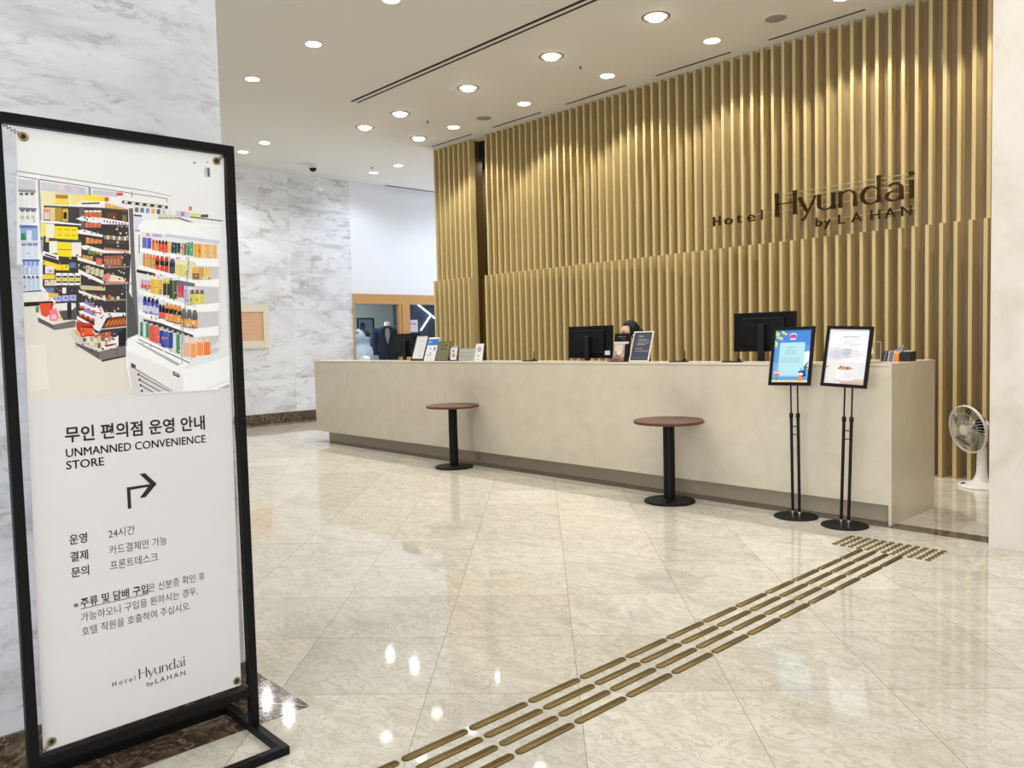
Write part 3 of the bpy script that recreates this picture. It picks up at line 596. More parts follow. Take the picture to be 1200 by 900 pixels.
a = [Rp((236, 236, 236), 0, 0, 1, 1), Rp((60, 70, 130), 0, 0, 1, .08), Ep((120, 140, 200), .42, .76, .2, .12, 16), Rp((150, 100, 40), .3, .32, .7, .56), Rp((220, 190, 80), .38, .4, .6, .5)]
slab_sign('rounded_card', 'small white card with blue and brown marks leaning on the grey leaflets', 'sign', -4.842, -4.742, .10, .145, .15, art=a)
a = [Rp((186, 188, 180), 0, 0, 1, 1), Rp((140, 140, 138), .02, .34, .98, .37)] + dashes((120, 120, 120), .2, .8, .62, .06, 4) + dashes((120, 120, 120), .5, .9, .14, .05, 8) + dashes((120, 120, 120), .8, .95, .5, .04, 2)
slab_sign('landscape_card', 'wide low grey card with two text lines on the counter', 'sign', -4.716, -4.46, .12, .136, .08, art=a)
a = [Rp((238, 238, 238), 0, 0, 1, 1)]
for i in range(6): q = i*1.05; a.append(Ep((70, 72, 78), .5+.17*cos(q), .66+.10*sin(q), .07, .05, 10))
a += [Ep((236, 236, 236), .5, .66, .08, .06, 12)] + dashes((90, 90, 96), .3, .72, .26, .07, 7) + [Rp((60, 60, 70), .35, .08, .65, .11)]
slab_sign('white_sign', 'white sign with a dark flower drawing, right end of the left row', 'sign', -4.452, -4.326, .12, .19, .2, art=a, foot=True)
# dark display and slate sign by the receptionist
M_bk = M_black
a = [Rp((12, 12, 14), 0, 0, 1, 1), Rp((216, 208, 196), 0, .62, .96, .70), Rp((176, 152, 140), 0, 0, .74, .62), Rp((216, 204, 192), .1, .36, .62, .6), ((150, 116, 104), [(0, .1), (.3, .3), (.74, .2), (.74, .0), (0, 0)]), ((224, 216, 206), [(.2, .3), (.44, .42), (.6, .3), (.4, .2)]), Rp((120, 90, 80), .05, .02, .4, .1), ((200, 184, 170), [(.5, .12), (.74, .18), (.74, .26), (.55, .22)])]
a += dashes((150, 150, 150), .2, .74, .86, .035, 3) + dashes((130, 130, 130), .5, .74, .77, .03, 4)
slab_sign('display_stand', 'black display card with a pale photograph beside the left monitor', 'sign', -2.512, -2.335, .12, .255, .16, art=a, face=M_bk, thick=.02)
b = B(); b.box(-2.56, .10, 1.1, -2.33, .20, 1.106); tag(b.obj('document_tray', M_blackplastic, org=(-2.45, .15, 1.1)), 'flat black tray under the black display card', 'tray')
a = [Rp((70, 72, 84), 0, 0, 1, 1)] + dashes((220, 220, 224), .3, .55, .82, .045, 1)
for i, (x0, x1, y, h) in enumerate([(.3, .72, .72, .028), (.28, .88, .665, .03), (.28, .84, .6, .022), (.25, .74, .55, .03), (.22, .62, .42, .024), (.22, .9, .34, .028)]): a += dashes((196, 196, 202), x0, x1, y, h, 70+i)
a += dashes((110, 112, 122), .1, .9, .12, .02, 5)
slab_sign('slate_sign', 'slate grey sign with a white border and small text before the receptionist', 'sign', -2.322, -2.108, .12, .278, .32, art=a, face=plain('slate', rgb(70, 72, 84), .5), edge=M_white, rim=.009)
def pen_stand(x, y, z, label, h=.10):
    t = thing('pen_stand', label, 'pen stand', (x, y, z), 'black pen stands on the counter')
    b = B(); b.box(x-.075, y-.04, z, x+.075, y+.04, z+.010); b.obj('base', M_blackplastic, t, bevel=.004)
    b = B(); b.lathe([(.014, .010), (.012, .028), (.006, .03)], (x+.06, y, z), 16); b.obj('socket', M_blackplastic, t, smooth=True)
    b = B(); b.tube([(x+.06, y, z+.02), (x+.062, y, z+h*.8), (x+.064, y-.003, z+h)], [.0045, .005, .002], 10); b.obj('pen', M_blackplastic, t, smooth=True)
    b = B(); b.box(x-.06, y-.03, z+.010, x+.04, y+.03, z+.0115); b.obj('pad', M_steel, t)
pen_stand(-3.585, .12, 1.1, 'flat black pen stand alone between the left signs and the monitor')
pen_stand(-1.79, .12, 1.1, 'flat black pen stand right of the slate grey sign')
pen_stand(-1.28, .12, 1.1, 'black pen stand in front of the tall monitor at right', .11)
b = B(); b.box(-6.77, .11, 1.1, -6.62, .21, 1.105); b.prism([(-6.75, 1.105), (-6.64, 1.105), (-6.63, 1.13), (-6.655, 1.15), (-6.71, 1.155), (-6.75, 1.14)], -.21, -.13, Matrix(((1, 0, 0, 0), (0, 0, -1, 0), (0, 1, 0, 0), (0, 0, 0, 1)))); tag(b.obj('tissue_box', M_white, org=(-6.69, .16, 1.1), bevel=.004), 'small white lump of a box at the far left end of the counter', 'box')

# brochures at the right end
t = thing('acrylic_stand', 'clear acrylic stand holding a small pink card beside the brochure row', 'card holder', (-.18, .13, 1.1))
b = B(); F = frame((-.235, .13, 1.1), (1, 0, 0), (0, .1, 1)); b.box(0, 0, 0, .11, .004, .06, F); b.box(0, 0, -.003, .11, .145, 0, F); b.obj('holder', M_acrylic, t)
b = B(); b.box(.107, 0, -.003, .110, .146, .004, F); b.box(0, .143, -.003, .11, .146, .004, F); b.obj('bright_edge', plain('frosted_edge', rgb(206, 200, 180), .5), t)
b = B(); F2 = frame((-.225, .118, 1.148), (1, -.2, .25), (-.25, .1, 1)); b.box(0, 0, 0, .07, .045, .001, F2); b.obj('card', plain('pink_card', rgb(240, 214, 196), .5), t)
cols = [M_darkleaf, M_darkleaf, M_greyleaf, M_darkleaf, M_paleleaf, M_greyleaf, M_greyleaf, M_paleleaf]
lab = ['thin dark grey brochure nearest the acrylic stand, leftmost of the upright row', 'second dark grey brochure from the acrylic stand', 'third brochure from the acrylic stand, mid grey', 'fourth brochure from the acrylic stand, dark grey', 'fifth brochure from the acrylic stand, pale', 'sixth brochure from the acrylic stand, mid grey', 'mid grey brochure second left of the orange folder', 'white brochure touching the orange folder']
for i in range(8):
    x = -.226+i*.0122; b = B(); h = .066+.005*((i*5) % 3)
    F = frame((x, .38, 1.1), (0, 1, 0), (.18, 0, 1)); b.box(0, 0, -.0035, .10, h, .0035, F)
    tag(b.obj('brochure', cols[i], org=(x, .43, 1.1)), lab[i], 'brochure', 'brochures standing at the right end of the counter')
b = B(); F = frame((-.20, .50, 1.1), (.9, .3, 0), (.12, .1, 1)); b.add([(0, 0, 0), (.06, 0, 0), (.065, .12, 0), (.0, .07, 0), (0, 0, .002), (.06, 0, .002), (.065, .12, .002), (.0, .07, .002)], [(0, 3, 2, 1), (4, 5, 6, 7), (0, 1, 5, 4), (1, 2, 6, 5), (2, 3, 7, 6), (3, 0, 4, 7)], F); tag(b.obj('leaflet', M_greyleaf, org=(-.17, .51, 1.1)), 'grey pointed leaflet sticking up behind the row of brochures', 'leaflet')
t = thing('orange_folder', 'orange folder standing between the brochures and the navy box', 'folder', (-.113, .43, 1.1))
b = B(); b.box(-.128, .37, 1.1, -.099, .48, 1.160); b.obj('cover', M_orange, t, bevel=.003)
b = B(); b.box(-.124, .375, 1.16, -.103, .475, 1.163); b.obj('pages', M_paper, t)
t = thing('navy_box', 'black navy box with a pale lid at the right end of the counter', 'box', (-.06, .44, 1.1))
b = B(); b.box(-.094, .385, 1.1, -.026, .50, 1.168); b.obj('body', M_navy, t, bevel=.002)
b = B(); b.box(-.10, .47, 1.168, -.045, .52, 1.174); b.obj('lid', M_paleleaf, t)

# ------------------------------------------------------------------ monitors
def monitor(x0, x1, z0, z1, y, label, yaw=0.0, sticker=False, deskz=.76, taper=0.0):
    cx = (x0+x1)/2; t = thing('computer_monitor', label, 'monitor', (cx, y, deskz), 'desk monitors behind the counter'); w = x1-x0; h = z1-z0
    F = frame((cx, y, z0+h/2), (cos(yaw), sin(yaw), 0), (0, .03, 1))
    b = B(); ht = w/2; hb = w/2*(1-taper)
    b.prism([(-hb, -h/2), (hb, -h/2), (ht, h/2), (-ht, h/2)], -.028, 0, F); b.obj('screen_housing', M_blackplastic, t, bevel=.004)
    b = B(); b.box(-w*.34, -h*.36, 0, w*.34, h*.36, .018, F); b.obj('back_cover', M_blackplastic, t, bevel=.006)
    for s in (-1, 1):
        b = B()
        for i in range(6): b.box(s*w*.22-w*.09, h*.10+i*h*.035, .018, s*w*.22+w*.09, h*.10+i*h*.035+h*.012, .0195, F)
        b.obj('vent', M_darkplastic, t)
    b = B(); b.box(-w*.10, h*.18, .0185, w*.10, h*.21, .024, F); b.obj('mount_lip', M_darkplastic, t)
    b = B(); b.box(-.025, -(z0+h/2-deskz)+.012, .019, .025, h*.18, .05, F); b.obj('stand_neck', M_darkplastic, t, bevel=.004)
    b = B(); b.box(cx-.12, y-.13, deskz, cx+.12, y+.09, deskz+.014); b.obj('stand_foot', M_blackplastic, t, bevel=.004)
    b = B(); b.box(-hb+.012, -h/2+.016, -.0295, hb-.012, h/2-.012, -.028, F); b.obj('screen', plain('dark_screen', rgb(20, 24, 32), .15), t)
    if sticker:
        b = B(); b.box(w*.35, -h*.40, .0005, w*.46, -h*.27, .0015, F); b.obj('label_sticker', M_paper, t)
monitor(-3.405, -2.832, 1.118, 1.439, .50, 'wide black monitor left of the receptionist with a white sticker', sticker=True)
monitor(-1.497, -.943, 1.174, 1.497, .50, 'tall standing black monitor at right behind the blue beach poster')
monitor(-6.475, -5.96, 1.136, 1.434, .50, 'black monitor at the left end behind the dark brown framed notice', taper=.13)

# ------------------------------------------------------------------ receptionist (seated, mostly hidden by the counter things)
RX, RY = -3.168, 1.2
def skin_mesh(nodes, edges, levels=2):
    me = bpy.data.meshes.new('sk'); me.from_pydata([n[0] for n in nodes], edges, []); o = bpy.data.objects.new('sk', me); COL.objects.link(o)
    md = o.modifiers.new('s', 'SKIN'); md.use_smooth_shade = True; ly = me.skin_vertices[0] if me.skin_vertices else None
    for i, n in enumerate(nodes):
        sv = me.skin_vertices[0].data[i]; r = n[1]; sv.radius = r if isinstance(r, tuple) else (r, r); sv.use_root = (i == 0)
    ms = o.modifiers.new('u', 'SUBSURF'); ms.levels = levels; ms.render_levels = levels
    bpy.context.view_layer.update(); ev = bpy.data.meshes.new_from_object(o.evaluated_get(bpy.context.evaluated_depsgraph_get()))
    vs = [tuple(v.co) for v in ev.vertices]; fs = [tuple(p.vertices) for p in ev.polygons]; bpy.data.objects.remove(o); return vs, fs
def remesh(b, name, mat, parent, vox, smooth_it=6):
    o = b.obj(name, mat, parent); md = o.modifiers.new('r', 'REMESH'); md.mode = 'VOXEL'; md.voxel_size = vox; md.use_smooth_shade = True
    ms = o.modifiers.new('c', 'SMOOTH'); ms.iterations = smooth_it; ms.factor = .5
    bpy.context.view_layer.update(); ev = bpy.data.meshes.new_from_object(o.evaluated_get(bpy.context.evaluated_depsgraph_get()))
    o.modifiers.clear(); o.data = ev; ev.materials.clear(); ev.materials.append(mat); ev.polygons.foreach_set('use_smooth', [True]*len(ev.polygons)); return o
person = thing('person', 'person with dark hair and a black uniform seated behind the counter, half hidden by signs', 'person', (RX, RY, 0))
HZ = 1.355          # head centre height
fd = Vector((-.42, -.90, -.12)).normalized(); rt = Vector((-fd.y, fd.x, 0)).normalized()*-1; rt = fd.cross(Vector((0, 0, 1))).normalized(); upv = rt.cross(fd)
HM = Matrix(((rt.x, fd.x, upv.x), (rt.y, fd.y, upv.y), (rt.z, fd.z, upv.z))).to_4x4(); HM.translation = Vector((RX, RY, HZ))
def hp(x, y, z): return tuple(HM @ Vector((x, y, z)))
body = B()
N = [((RX, RY+.02, .66), (.14, .105)), ((RX, RY+.03, .80), (.125, .095)), ((RX, RY+.02, .95), (.14, .10)), ((RX, RY+.02, 1.08), (.15, .085)), ((RX, RY+.01, 1.15), (.07, .06)), ((RX, RY, 1.22), .05), ((RX-.005, RY-.01, 1.29), .052),
     ((RX-.15, RY+.02, 1.105), .055), ((RX-.20, RY-.0, 1.0), .046), ((RX-.21, RY-.06, .86), .040), ((RX-.17, RY-.22, .815), .034), ((RX-.13, RY-.36, .795), .025), ((RX-.125, RY-.40, .79), (.034, .017)),
     ((RX+.15, RY+.02, 1.105), .055), ((RX+.20, RY-.0, 1.0), .046), ((RX+.21, RY-.06, .86), .040), ((RX+.17, RY-.22, .815), .034), ((RX+.13, RY-.36, .795), .025), ((RX+.125, RY-.40, .79), (.034, .017)),
     ((RX-.10, RY-.02, .63), .085), ((RX-.11, RY-.38, .64), .062), ((RX-.11, RY-.38, .40), .050), ((RX-.11, RY-.34, .10), .034), ((RX-.11, RY-.42, .05), .032),
     ((RX+.10, RY-.02, .63), .085), ((RX+.11, RY-.38, .64), .062), ((RX+.11, RY-.38, .40), .050), ((RX+.11, RY-.34, .10), .034), ((RX+.11, RY-.42, .05), .032)]
Ed = [(0, 1), (1, 2), (2, 3), (3, 4), (4, 5), (5, 6), (3, 7), (7, 8), (8, 9), (9, 10), (10, 11), (11, 12), (3, 13), (13, 14), (14, 15), (15, 16), (16, 17), (17, 18), (0, 19), (19, 20), (20, 21), (21, 22), (22, 23), (0, 24), (24, 25), (25, 26), (26, 27), (27, 28)]
vs, fs = skin_mesh(N, Ed); body.add(vs, fs)
for s in (-1, 1):     # five bent fingers on each hand
    wx, wy, wz = RX+s*.125, RY-.40, .79
    for k, (dx, L) in enumerate([(-.026, .07), (-.009, .08), (.009, .076), (.025, .062)]):
        body.tube([(wx+dx*.8, wy-.01, wz), (wx+dx, wy-.035-.3*L, wz+.006), (wx+dx*1.1, wy-.035-.7*L, wz-.002), (wx+dx*1.1, wy-.035-L, wz-.014)], [.010, .009, .0085, .007], 10)
    body.tube([(wx-s*.025, wy+.015, wz), (wx-s*.045, wy-.015, wz-.002), (wx-s*.05, wy-.045, wz-.008)], [.012, .0105, .008], 10)
body.ball((0, 0, .02), (.074, .092, .098), 32, 24, HM); body.ball((0, .012, -.045), (.060, .072, .075), 28, 20, HM); body.ball((0, .035, -.085), (.036, .042, .034), 20, 14, HM)
body.tube([hp(0, .088, .015), hp(0, .104, -.02), hp(0, .112, -.036)], [.009, .012, .014], 12); body.ball((0, .083, -.066), (.024, .012, .013), 16, 10, HM)
for s in (-1, 1): body.ball((s*.074, -.008, -.012), (.010, .02, .032), 14, 10, HM)
remesh(body, 'body', M_skin, person, .0065)
b = B()
for s in (-1, 1): b.ball((s*.032, .0785, .002), (.0135, .010, .005), 18, 12, HM)
eyes = b.obj('eyes', M_white, person, smooth=True)
b = B()
for s in (-1, 1): b.ball((s*.032, .0865, .001), (.0062, .0045, .0062), 16, 10, HM)
b.obj('iris', M_eye, eyes, smooth=True)
b = B()
for s in (-1, 1): b.tube([hp(s*.014, .091, .022), hp(s*.034, .089, .030), hp(s*.052, .076, .024)], [.003, .0038, .002], 8)
b.obj('eyebrows', M_hair, person, smooth=True)
b = B(); b.ball((0, .0925, -.066), (.022, .006, .0075), 18, 10, HM); b.obj('mouth', M_lip, person, smooth=True)
hair = B()
vs = []; fs = []; n = 40; mm = 24
for j in range(mm+1):
    tt = pi*j/mm
    for i in range(n):
        a = 2*pi*i/n; x, y, z = sin(tt)*cos(a), sin(tt)*sin(a), cos(tt); r = 1.0
        vs.append((.084*x, -.014+.100*y, .030+.107*z))
for j in range(mm):
    for i in range(n):
        c = [vs[q] for q in (j*n+i, (j+1)*n+i, (j+1)*n+(i+1) % n, j*n+(i+1) % n)]; cy = sum(q[1] for q in c)/4; cz = sum(q[2] for q in c)/4; cx = sum(q[0] for q in c)/4
        if cy > .012 and cz < .088+.25*abs(cx)-.35*(cy-.06)*0: 
            if cy > .03 or cz < -.02: continue
        if cz < -.075: continue
        fs.append((j*n+i, (j+1)*n+i, (j+1)*n+(i+1) % n, j*n+(i+1) % n))
hair.add(vs, fs, HM); ho = hair.obj('hair', M_hair, person, smooth=True)
sd = ho.modifiers.new('s', 'SOLIDIFY'); sd.thickness = .008; sd.offset = 0
b = B(); b.ball((0, -.125, .0), (.04, .035, .04), 20, 14, HM); b.obj('hair_bun', M_hair, person, smooth=True)
jk = B(); r2 = lambda r, k: tuple(q+k for q in r) if isinstance(r, tuple) else r+k
keep = [0, 1, 2, 3, 4, 7, 8, 9, 10, 13, 14, 15, 16]; mp = {q: i for i, q in enumerate(keep)}
vs, fs = skin_mesh([(N[q][0], r2(N[q][1], .024 if q < 4 else .012)) for q in keep], [(mp[a], mp[c]) for a, c in Ed if a in mp and c in mp]); jk.add(vs, fs); jo = jk.obj('jacket', M_jacket, person, smooth=True)
kp = [0, 1, 19, 20, 21, 22, 24, 25, 26, 27]; mp = {q: i for i, q in enumerate(kp)}
tr = B(); vs, fs = skin_mesh([(N[q][0], r2(N[q][1], .016)) for q in kp], [(mp[a], mp[c]) for a, c in Ed if a in mp and c in mp]); tr.add(vs, fs); tr.obj('trousers', M_jacket, person, smooth=True)
b = B()
for s in (-1, 1): b.ball((RX+s*.11, RY-.41, .045), (.045, .115, .045), 20, 12)
b.obj('shoes', M_black, person, smooth=True)
ch = thing('office_chair', 'black drafting chair under the seated receptionist', 'chair', (RX, RY+.08, 0))
b = B(); b.box(RX-.23, RY-.22, .50, RX+.23, RY+.22, .545); b.obj('seat', M_jacket, ch, bevel=.02)
b = B(); b.box(RX-.20, RY+.20, .66, RX+.20, RY+.24, 1.02); b.box(RX-.03, RY+.235, .5, RX+.03, RY+.255, .8); b.obj('backrest', M_jacket, ch, bevel=.01)
b = B(); b.lathe([(.025, .06), (.025, .5)], (RX, RY, 0), 16); b.obj('column', M_chrome, ch, smooth=True)
for i in range(5):
    a = 2*pi*i/5; b = B(); b.tube([(RX, RY, .08), (RX+.28*cos(a), RY+.28*sin(a), .06)], [.022, .015], 8); b.ball((RX+.28*cos(a), RY+.28*sin(a), .03), .03, 12, 8); b.obj('leg', M_blackplastic, ch, smooth=True)

# ------------------------------------------------------------------ fan behind the counter end
t = thing('electric_fan', 'white pedestal fan on the floor between counter end and cream column', 'fan', (0, 1.85, 0))
FX, FY = 0, 1.85
b = B(); b.lathe([(.175, 0), (.18, .008), (.172, .02), (.12, .034), (.07, .05), (.05, .085), (.04, .13), (.036, .26), (.034, .33)], (FX, FY, 0), 40); b.obj('base', M_white, t, smooth=True)
b = B(); b.box(FX-.13, FY-.10, .024, FX-.08, FY-.04, .032); b.obj('buttons', M_darkplastic, t, bevel=.003)
b = B(); b.lathe([(.022, .31), (.022, .44), (.03, .45), (.03, .47)], (FX, FY, 0), 24); b.obj('neck', M_offwhite, t, smooth=True)
ax = Vector((-.52, -.85, -.15)).normalized(); hx = ax.cross(Vector((0, 0, 1))).normalized(); hu = hx.cross(ax)
FM = Matrix(((hx.x, hu.x, ax.x), (hx.y, hu.y, ax.y), (hx.z, hu.z, ax.z))).to_4x4(); FM.translation = Vector((FX-.028, FY-.02, .50))
b = B(); b.lathe([(.02, -.09), (.045, -.08), (.055, -.04), (.055, .03), (.045, .05)], (0, 0, 0), 28, FM); b.obj('motor_housing', M_white, t, smooth=True)
R0 = .197
def guard(name, zc, zr, bulge):
    b = B(); b.tube([(R0*cos(2*pi*i/48), R0*sin(2*pi*i/48), zr) for i in range(48)], .006, 8, True, FM); g = b.obj(name, M_offwhite, t, smooth=True)
    b = B()
    for i in range(44):
        a = 2*pi*i/44; b.tube([(.04*cos(a), .04*sin(a), zc), (.11*cos(a+.12), .11*sin(a+.12), zc-(zc-zr)*.12), (.17*cos(a+.22), .17*sin(a+.22), zc-(zc-zr)*.45), (R0*cos(a+.26), R0*sin(a+.26), zr)], .0011, 4, False, FM)
    for q in (.08, .14): b.tube([(q*cos(2*pi*i/40), q*sin(2*pi*i/40), zc-(zc-zr)*(.06 if q < .1 else .26)) for i in range(40)], .0012, 4, True, FM)
    b.obj('wire_cage', M_offwhite, g, smooth=True)
guard('front_guard', .135, .10, 1); guard('rear_guard', .048, .088, -1)
b = B(); b.lathe([(.042, .13), (.042, .139), (.03, .142)], (0, 0, 0), 28, FM); b.obj('front_badge', plain('beige_badge', rgb(214, 206, 176), .4), t, smooth=True)
b = B(); b.lathe([(.03, .05), (.034, .07), (.03, .10), (.015, .108)], (0, 0, 0), 24, FM); b.obj('hub', plain('grey_hub', rgb(190, 190, 186), .35), t, smooth=True)
for k in range(5):
    vs = []; fs = []; na, nr = 8, 7
    for j in range(nr+1):
        r = .03+(.155)*j/nr; wd = .50+.55*sin(pi*min(1, (j/nr)*.8+.1)); sh = .35*j/nr
        for i in range(na+1):
            q = i/na-.5; a = 2*pi*k/5+q*wd+sh; vs.append((r*cos(a), r*sin(a), .075+.045*q))
    for j in range(nr):
        for i in range(na): fs.append((j*(na+1)+i, j*(na+1)+i+1, (j+1)*(na+1)+i+1, (j+1)*(na+1)+i))
    b = B(); b.add(vs, fs, FM); o = b.obj('blade', M_fanblade, t, smooth=True); o.modifiers.new('s', 'SOLIDIFY').thickness = .002

# ------------------------------------------------------------------ brass tactile paving
def bar_bm():
    q = B(); n = 8; w = .0162; L = .134; out = []
    def ring(k, z): return [(k*w*cos(a)*1.0, L-w+k*w*sin(a), z) for a in [pi*i/n for i in range(n+1)]]+[(k*w*cos(a), -(L-w)+k*w*sin(a), z) for a in [pi+pi*i/n for i in range(n+1)]]
    r0, r1, r2 = ring(1, 0), ring(1, .0035), ring(.86, .0052); m = len(r0); q.add(r0+r1+r2, [tuple(range(m))[::-1], tuple(range(2*m, 3*m))]+[(i, (i+1) % m, m+(i+1) % m, m+i) for i in range(m)]+[(m+i, m+(i+1) % m, 2*m+(i+1) % m, 2*m+i) for i in range(m)]); return q
bar0 = bar_bm().obj('guide_bar', M_brass, smooth=True)
ordn = ['first', 'second', 'third', 'fourth', 'fifth', 'sixth', 'seventh', 'eighth', 'ninth', 'tenth', 'eleventh', 'twelfth', 'thirteenth', 'fourteenth', 'fifteenth', 'sixteenth']
rows = ['leftmost', 'second from left', 'second from right', 'rightmost']; k = 0
for j in range(4):
    for i in range(15):
        o = bar0 if k == 0 else bar0.copy()
        if k: COL.objects.link(o)
        k += 1; o.location = (.1075+.0765*j, -.722-.1325-.2825*i, .0002)
        tag(o, 'brass floor bar, %s from the stud pad, in the %s of four rows' % (ordn[i], rows[j]), 'tactile bar', 'brass guide bars on the floor')
q = B(); q.lathe([(.0165, 0), (.0165, .003), (.012, .0055), (.005, .0062)], (0, 0, 0), 16); st0 = q.obj('tactile_stud', M_brass, smooth=True); k = 0
rown = ['counter-side', 'second', 'third', 'fourth', 'fifth', 'bar-side']
for i in range(12):
    for j in range(6):
        o = st0 if k == 0 else st0.copy()
        if k: COL.objects.link(o)
        k += 1; o.location = (-.07+.0498*i, -.445-.0492*j, .0002)
        tag(o, 'round brass floor stud, %s column from the left, %s row of the pad' % (ordn[i], rown[j]), 'tactile stud', 'brass studs in the warning pad')

# ------------------------------------------------------------------ hotel lettering on the slats
def ribbon(pts, ws, d):
    """flat stroke of varying width through pts -> list of quads (2-D)"""
    out = []; n = len(pts); L = []; R = []
    for i, p in enumerate(pts):
        a = Vector(pts[max(i-1, 0)]); c = Vector(pts[min(i+1, n-1)]); t_ = (c-a).normalized(); nn = Vector((-t_.y, t_.x)); w = ws[i]/2; L.append(Vector(p)+nn*w); R.append(Vector(p)-nn*w)
    return L, R
def arc(cx, cy, rx, ry, a0, a1, n=14): return [(cx+rx*cos(radians(a0+(a1-a0)*i/n)), cy+ry*sin(radians(a0+(a1-a0)*i/n))) for i in range(n+1)]
def wv(n, f): return [f(i/(n-1)) for i in range(n)]
TK, TN = .165, .065
def stem(x, y0, y1): return ([(x, y0), (x, y0+(y1-y0)*.5), (x, y1)], [TK*1.15, TK*.92, TK*1.2])
GL = {
 'H': (1.28, [stem(.12, 0, 1.5), stem(1.1, 0, 1.5), ([(.12, .78), (1.1, .78)], [TN, TN])]),
 'y': (.95, [([(.06, 1), (.46, .06)], [TK*1.1, TK*.9]), ([(.90, 1), (.46, -.05), (.34, -.30), (.16, -.44)], [TN*.9, TN, TN*1.1, TN*1.6])]),
 'u': (1.08, [([(.12, 1), (.12, .34)]+arc(.46, .34, .34, .30, 180, 335, 12), [TK, TK]+[TK*.9]*3+[TN*1.6]*4+[TN]*6), stem(.84, 0, 1)]),
 'n': (1.08, [stem(.12, 0, 1), (arc(.48, .64, .34, .33, 150, 0, 12)+[(.82, .3), (.82, 0)], [TN]*6+[TN*1.6]*3+[TK*.85]*4+[TK, TK*1.1])]),
 'd': (1.12, [stem(.86, 0, 1.58), (arc(.48, .5, .40, .50, 40, 320, 24), [TN if (i < 6 or i > 18) else TK*(.7+.4*sin(pi*(i-5)/14)) for i in range(25)])]),
 'a': (1.02, [(arc(.44, .68, .30, .30, 150, 0, 12)+[(.74, .3), (.76, 0)], [TN*1.4]*3+[TN]*4+[TN*1.6]*3+[TK*.9]*3+[TK, TK*1.1]), (arc(.42, .28, .34, .27, 60, 330, 20), [TN]*6+[TK*.9]*9+[TN*1.2]*6)]),
 'i': (.40, [stem(.16, 0, 1)]),
}
def glyph(b, ch, M, x, y, s, d):
    for pts, ws in GL[ch][1]:
        L, R = ribbon(pts, ws, d); n = len(L)
        poly = [(x+q.x*s, y+q.y*s) for q in L]+[(x+q.x*s, y+q.y*s) for q in R[::-1]]
        for i in range(n-1):
            qd = [L[i], L[i+1], R[i+1], R[i]]; qd = [(x+v_.x*s, y+v_.y*s) for v_ in qd]
            if d: b.prism(qd, 0, d, M)
            else: b.add([(p[0], p[1], .0004) for p in qd], [(0, 1, 2, 3)], M)
    if ch == 'i':
        p = [(x+(.16+.125*cos(2*pi*i/16))*s, y+(1.38+.125*sin(2*pi*i/16))*s) for i in range(16)]
        if d: b.prism(p, 0, d, M)
        else: b.add([(q[0], q[1], .0004) for q in p], [tuple(range(16))], M)
t = thing('wall_lettering', 'dark bronze letters mounted on the gold slatted wall above the right monitor', 'lettering', (-1.65, 2.06, 2.35))
LM = frame((0, 2.055, 0), (1, 0, 0), (0, 0, 1))
tot = sum(GL[c][0] for c in 'Hyundai'); x0, x1, base = -1.955, -.62, 2.492; s = (x1-x0)/(tot-.16); x = x0
hs = .236/1.5
for c in 'Hyundai':
    b = B(); kx = s/hs; M2 = LM @ Matrix.Translation((x, base, 0)) @ Matrix.Scale(kx, 4, (1, 0, 0)); glyph(b, c, M2, 0, 0, hs, .025); b.obj('letter', M_letter, t); x += GL[c][0]*s
hx_ = [-2.672, -2.535, -2.390, -2.262, -2.105]
for c, xx, w in zip('Hotel', hx_, [.085, .095, .06, .085, .012]):
    b = B(); put_text(b, c, LM, xx, 2.484, w, 0, {'H': .145, 'o': .145, 't': .145, 'e': .145, 'l': .145}[c], 0, .012 if False else .0); 
    b2 = B(); vs, fs = text_geo(c, 0, .01); xa = min(v[0] for v in vs); xb = max(v[0] for v in vs); kk = w/(xb-xa); b2.add([(xx+(v[0]-xa)*kk, 2.484+v[1]*.148, .012+v[2]*1.2) for v in vs], fs, LM); b2.obj('letter', M_letter, t)
for c, xx, w in zip('byLAHAN', [-1.523, -1.440, -1.300, -1.175, -.995, -.870, -.722], [.058, .062, .062, .098, .085, .098, .085]):
    vs, fs = text_geo(c, 0, .01); xa = min(v[0] for v in vs); xb = max(v[0] for v in vs); kk = w/(xb-xa); b2 = B(); b2.add([(xx+(v[0]-xa)*kk, 2.343+v[1]*.128, .012+v[2]*1.2) for v in vs], fs, LM); b2.obj('letter', M_letter, t)
for z, a0, a1 in [(2.71, -1.95, -.62), (2.665, -1.95, -.62), (2.615, -1.95, -.62), (2.545, -2.70, -.62), (2.40, -1.53, -.60)]:
    b = B(); b.box(a0, 2.057, z, a1, 2.066, z+.007); b.obj('mounting_rail', M_rail, t)

# ------------------------------------------------------------------ free-standing information sign
SXP = -.42
t = thing('information_stand', 'tall black metal frame stand holding a white printed banner with a store picture', 'sign stand', (SXP, -4.67, 0))
YA, YB2, HT = -5.005, -4.343, 1.99; e = .0145
for yy in (YA, YB2):
    b = B(); b.box(SXP-e, yy-e, .028, SXP+e, yy+e, HT); b.obj('post', M_black, t, bevel=.002)
b = B(); b.box(SXP-e, YA+e, HT-.029, SXP+e, YB2-e, HT); b.obj('top_rail', M_black, t, bevel=.002)
b = B(); b.box(SXP-e, YA+e, .132, SXP+e, YB2-e, .160); b.obj('bottom_rail', M_black, t, bevel=.002)
b = B(); b.box(-.644, YB2-e, 0, -.19, YB2+e, .028); b.obj('foot', M_black, t, bevel=.002)
b = B(); b.box(-.644, YA-e, 0, -.19, YA+e, .028); b.obj('foot', M_black, t, bevel=.002)
b = B(); b.box(-.644, YA+e, 0, -.616, YB2-e, .028); b.obj('floor_rail', M_black, t, bevel=.002)
b = B(); b.box(-.218, YA+e, 0, -.19, YB2-e, .028); b.obj('floor_rail', M_black, t, bevel=.002)
